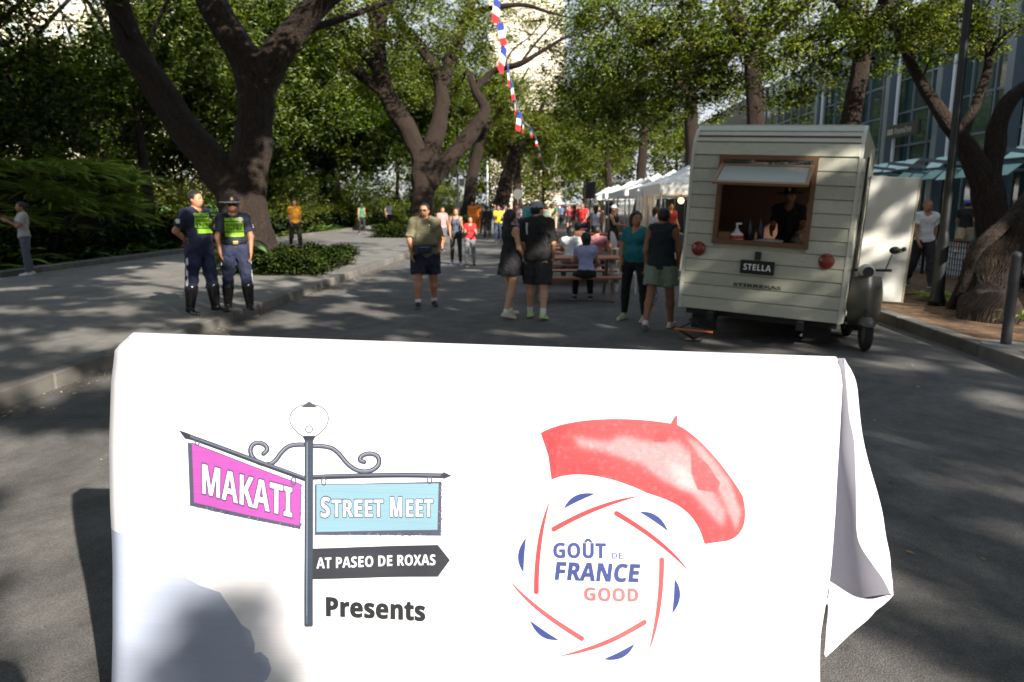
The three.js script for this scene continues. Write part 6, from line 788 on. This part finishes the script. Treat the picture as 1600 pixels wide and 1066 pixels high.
{ // low undergrowth and grass edging
  const m = scatter('undergrowth', 'low dark ground cover filling the garden beds', 'ground cover', clumps[2], plantMat.dark, 5200, (o) => { const z = -9 - 70 * Math.pow(rnd(), 1.4); o.position.set(BED - 1 - 14 * Math.pow(rnd(), 1.3), WALK + rr(0, 0.7), z); o.rotation.set(rr(-0.4, 0.4), rr(0, 6.28), rr(-0.4, 0.4)); o.scale.setScalar(rr(0.7, 1.5)); return true; }); scene.add(m);
  const gb = bladeClump(14, 0.16, 0.006, 0.8, 9); seedState = 55; const g = scatter('grass', 'strip of grass along the garden kerb', 'grass', gb, plantMat.fern, 7000, (o) => { o.position.set(BED - 0.15 - 1.1 * rnd(), WALK - 0.02, -8 - 62 * Math.pow(rnd(), 1.2)); o.rotation.set(0, rr(0, 6.28), 0); o.scale.setScalar(rr(0.7, 1.5)); return true; }); scene.add(g);
  const fl = M([0.75, 0.16, 0.02], 0.7); for (const [u, v] of [[84, 386], [104, 383], [128, 381], [72, 392]]) { const p = G(u, v + 24, WALK), t = thing('orange_flower', 'orange blossom low in the garden bed', 'flower', p.x - 0.6, WALK, p.z, 0, 'orange blossoms in the garden bed'); mesh('stem', bar(V(0, 0, 0), V(0, 0.32, 0), 0.008), plantMat.fern, t); for (let i = 0; i < 6; i++) { const q = mesh('petal', new THREE.SphereGeometry(0.07, 8, 6).scale(0.5, 0.25, 1).translate(0, 0, 0.07), fl, t); q.position.y = 0.36; q.rotation.set(-0.5, i * 1.047, 0, 'YXZ'); } }
}
// clipped hedges round the two street trees
function hedge(label, x0, x1, z0, z1, h, s, n) {
  const t = thing('clipped_hedge', label, 'hedge', (x0 + x1) / 2, WALK, (z0 + z1) / 2), m = new THREE.InstancedMesh(clumps[0], plantMat.hedge, n), o = new THREE.Object3D(), c = new THREE.Color();
  for (let i = 0; i < n; i++) { const f = rnd(); let x = rr(x0, x1), z = rr(z0, z1), y = rr(0.05, h); if (f < 0.5) y = h * rr(0.85, 1.05); o.position.set(x - t.position.x, y + 0.06 * n3(x * 2, 1, z * 2), z - t.position.z); o.rotation.set(rr(-0.6, 0.6), rr(0, 6.28), rr(-0.6, 0.6)); o.scale.setScalar(s * rr(0.7, 1.2)); o.updateMatrix(); m.setMatrixAt(i, o.matrix); const v = rr(0.7, 1.35); m.setColorAt(i, c.setRGB(v * 1.1, v, v * 0.8)); }
  m.name = 'foliage'; m.userData.kind = 'stuff'; t.add(m); mesh('twig_core', join(Array.from({ length: 30 }, () => { const x = rr(x0, x1) - t.position.x, z = rr(z0, z1) - t.position.z; return bar(V(x, 0, z), V(x + rr(-0.2, 0.2), h * 0.9, z + rr(-0.2, 0.2)), 0.012, 5); })), mats.bark, t, 'stuff');
}
{ const a = G(378, 432, WALK), b = G(530, 424, WALK); hedge('low clipped hedge round the foot of the massive forked tree', b.x - 2.7, b.x - 0.1, a.z - 3.6, a.z, 0.42, 0.42, 1500); const c = G(590, 372, WALK); hedge('low dark hedge round the foot of the second forked tree', c.x - 0.2, c.x + 2.6, c.z - 5, c.z, 0.5, 0.6, 1300); hedge('bright green hedge by the white lamp pole', -6.6, -5.2, -62, -50, 0.6, 0.8, 900); const p = broadPlant('young large leaved shoot at the hedge beside the massive trunk', b.x - 1.9, a.z - 0.6, 0.55); p.position.y = WALK; }
{ // verge tufts
  for (const [u, v, s] of [[1462, 470, 0.6], [1440, 462, 0.4], [1490, 468, 0.35], [1595, 500, 0.5]]) { const p = G(u, v, WALK); fernPlant('bright green tuft on the soil verge in front of the iron fence', p.x, p.z, s, 'lime', 'tufts on the verge'); }
  const rp = M([0.35, 0.08, 0.04], 0.8); const hp = G(1440, 462, WALK), hq = G(1560, 488, WALK); const hose = mesh(numbered('garden_hose'), new THREE.TubeGeometry(new THREE.CatmullRomCurve3([V(hp.x - 1, WALK + 0.02, hp.z - 0.4), V(hp.x, WALK + 0.02, hp.z), V((hp.x + hq.x) / 2, WALK + 0.02, hp.z * 0.45 + hq.z * 0.55), V(hq.x, WALK + 0.02, hq.z), V(hq.x + 1, WALK + 0.02, hq.z + 0.8)]), 40, 0.022, 6), rp, scene); tag(hose, 'reddish hose lying along the soil verge', 'hose');
}
// iron fence along the verge
{
  const x = 8.6, H = 0.82, t = thing('iron_fence', 'low black iron grid fence along the soil verge', 'fence', x, WALK - 0.02, 0), z0 = -5, z1 = -40; let k = 0;
  const picket = box(0.014, H, 0.014, 0, H / 2, 0);
  for (let z = z0; z > -31; z -= 0.1) { const m = mesh('picket', picket, mats.darkMetal, t); m.position.z = z; if (++k >= 260) break; }
  const farP = []; for (let z = -31.1; z > z1; z -= 0.1) farP.push(picket.clone().translate(0, 0, z)); mesh('distant_pickets', join(farP), mats.darkMetal, t, 'stuff');
  for (let i = 0; i < 7; i++) mesh('rail', box(i === 6 ? 0.05 : 0.02, i === 6 ? 0.04 : 0.014, z0 - z1, 0, 0.08 + i * 0.122, (z0 + z1) / 2), mats.darkMetal, t);
  for (let z = z0; z > z1; z -= 2.5) mesh('post', box(0.06, H + 0.08, 0.06, 0, (H + 0.08) / 2, z - 0.05), mats.darkMetal, t);
}
// glass building with a canopy of glass panels
{
  const X = 17.5, t = thing('glass_building', 'dark glass office building with pale green canopy panels behind the fence', 'building', X, 0, -30), pane = new THREE.MeshPhysicalMaterial({ color: lin(0.025, 0.055, 0.053), roughness: 0.06, clearcoat: 0.4, specularIntensity: 1 }), pane2 = new THREE.MeshPhysicalMaterial({ color: lin(0.018, 0.045, 0.042), roughness: 0.12 }), mull = M([0.16, 0.2, 0.23], 0.4, { metalness: 0.3 }), fin = M([0.62, 0.68, 0.72], 0.35);
  const z0 = 24, z1 = -60, dz = 1.7, rows = [[0.1, 2.9], [3.0, 4.5], [4.6, 6.1], [6.2, 7.7], [7.8, 9.3], [9.4, 10.9]], gp = rows.map(([a, b]) => box(0.04, b - a, dz - 0.1)); let n = 0;
  for (let z = 20; z > -38; z -= dz) rows.forEach(([a, b], i) => { if (n < 290) { const m = mesh('pane', gp[i], (n * 7 + i) % 5 === 0 ? pane2 : pane, t); m.position.set(0, (a + b) / 2, z); m.rotation.y = (rnd() - 0.5) * 0.012; n++; } });
  mesh('body', box(12, 11.2, 100, 6.3, 5.6, -18), M([0.03, 0.04, 0.04], 0.5), t);
  for (let z = 20 + dz / 2; z > -40; z -= dz) mesh('mullion', box(0.12, 11, 0.1, -0.04, 5.55, z), mull, t);
  for (const [a] of rows.concat([[11.0]])) mesh('transom', box(0.08, 0.09, 62, -0.03, a - 0.05, -10), mull, t);
  for (let z = 16; z > -20; z -= 5.1) { mesh('column', box(0.45, 11.2, 0.45, -0.5, 5.6, z), M([0.13, 0.17, 0.2], 0.4), t); mesh('fin', box(0.1, 7.6, 0.16, -0.85, 7.4, z + 1.5), fin, t); }
  const cg = new THREE.MeshPhysicalMaterial({ color: lin(0.42, 0.68, 0.6), roughness: 0.2, transmission: 0.25, thickness: 0, side: THREE.DoubleSide }), cgeo = box(0.62, 0.03, 1.14);
  for (let z = 12; z > -24; z -= 1.32) for (let i = 0; i < 2; i++) { if (rnd() < 0.18) continue; const m = mesh('canopy_panel', cgeo, cg, t); m.position.set(-0.9 - i * 1.1, 2.95 + i * 0.42 + (rnd() - 0.5) * 0.08, z); m.rotation.z = 0.75 + (rnd() - 0.5) * 0.12; }
  for (let z = 11.4; z > -24; z -= 2.64) mesh('canopy_beam', beam(V(0, 2.95, z), V(-3.7, 3.35, z), 0.08, 0.12), mull, t);
  const sg = canvasTex(512, 96, (c, w, h) => { c.fillStyle = '#20241d'; c.fillRect(0, 0, w, h); c.fillStyle = '#b9bcae'; c.font = 'bold 62px sans-serif'; c.fillText('800', 14, 70); c.font = '62px sans-serif'; c.fillText('PaseoOne', 140, 70); });
  const sb = mesh('sign_board', box(0.1, 0.62, 3.3, -1.1, 5.1, -6.6), M([0.02, 0.024, 0.018], 0.6), t); mesh('sign_lettering', new THREE.PlaneGeometry(3.1, 0.56).rotateY(-Math.PI / 2).translate(-1.16, 5.1, -6.6), new THREE.MeshStandardMaterial({ map: sg, roughness: 0.6 }), sb);
}
// towers beyond the trees
function tower(name, label, x, z, w, d, h, floors, cols, wallM, turn, glassTone = [0.34, 0.38, 0.37]) {
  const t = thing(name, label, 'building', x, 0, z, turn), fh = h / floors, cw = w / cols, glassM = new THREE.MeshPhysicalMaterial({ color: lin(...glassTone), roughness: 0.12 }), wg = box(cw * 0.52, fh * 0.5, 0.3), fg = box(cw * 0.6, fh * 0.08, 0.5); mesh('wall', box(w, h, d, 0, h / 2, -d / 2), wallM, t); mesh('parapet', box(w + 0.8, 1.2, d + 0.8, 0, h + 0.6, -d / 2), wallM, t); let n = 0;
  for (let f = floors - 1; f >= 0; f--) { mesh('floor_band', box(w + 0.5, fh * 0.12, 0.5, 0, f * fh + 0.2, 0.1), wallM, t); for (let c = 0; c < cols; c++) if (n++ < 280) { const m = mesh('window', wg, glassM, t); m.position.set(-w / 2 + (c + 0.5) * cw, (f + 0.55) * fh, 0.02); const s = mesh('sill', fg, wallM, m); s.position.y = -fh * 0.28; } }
}
{ const p = P(150, 20, 95); tower('cream_tower', 'cream apartment tower with pale windows above the garden trees', p.x, p.z, 22, 16, 46, 13, 7, M([0.62, 0.56, 0.46], 0.8), 0.35); const q = P(305, -10, 140); tower('cream_tower', 'paler tower showing between the limbs of the massive tree', q.x, q.z, 22, 16, 60, 17, 7, M([0.7, 0.62, 0.5], 0.8), 0.1); const r = P(812, 40, 240); tower('cream_tower', 'sunlit cream tower closing the gap of sky over the road', r.x + 2, r.z, 24, 18, 76, 19, 6, M([0.74, 0.66, 0.52], 0.8), -0.05, [0.55, 0.52, 0.45]); }  // last tower's windows paled, overexposure put into their colour
for (const o of scene.children) o.traverse?.((m) => { if (m.isMesh) m.castShadow = m.receiveShadow = true; });
renderer.render(scene, camera);
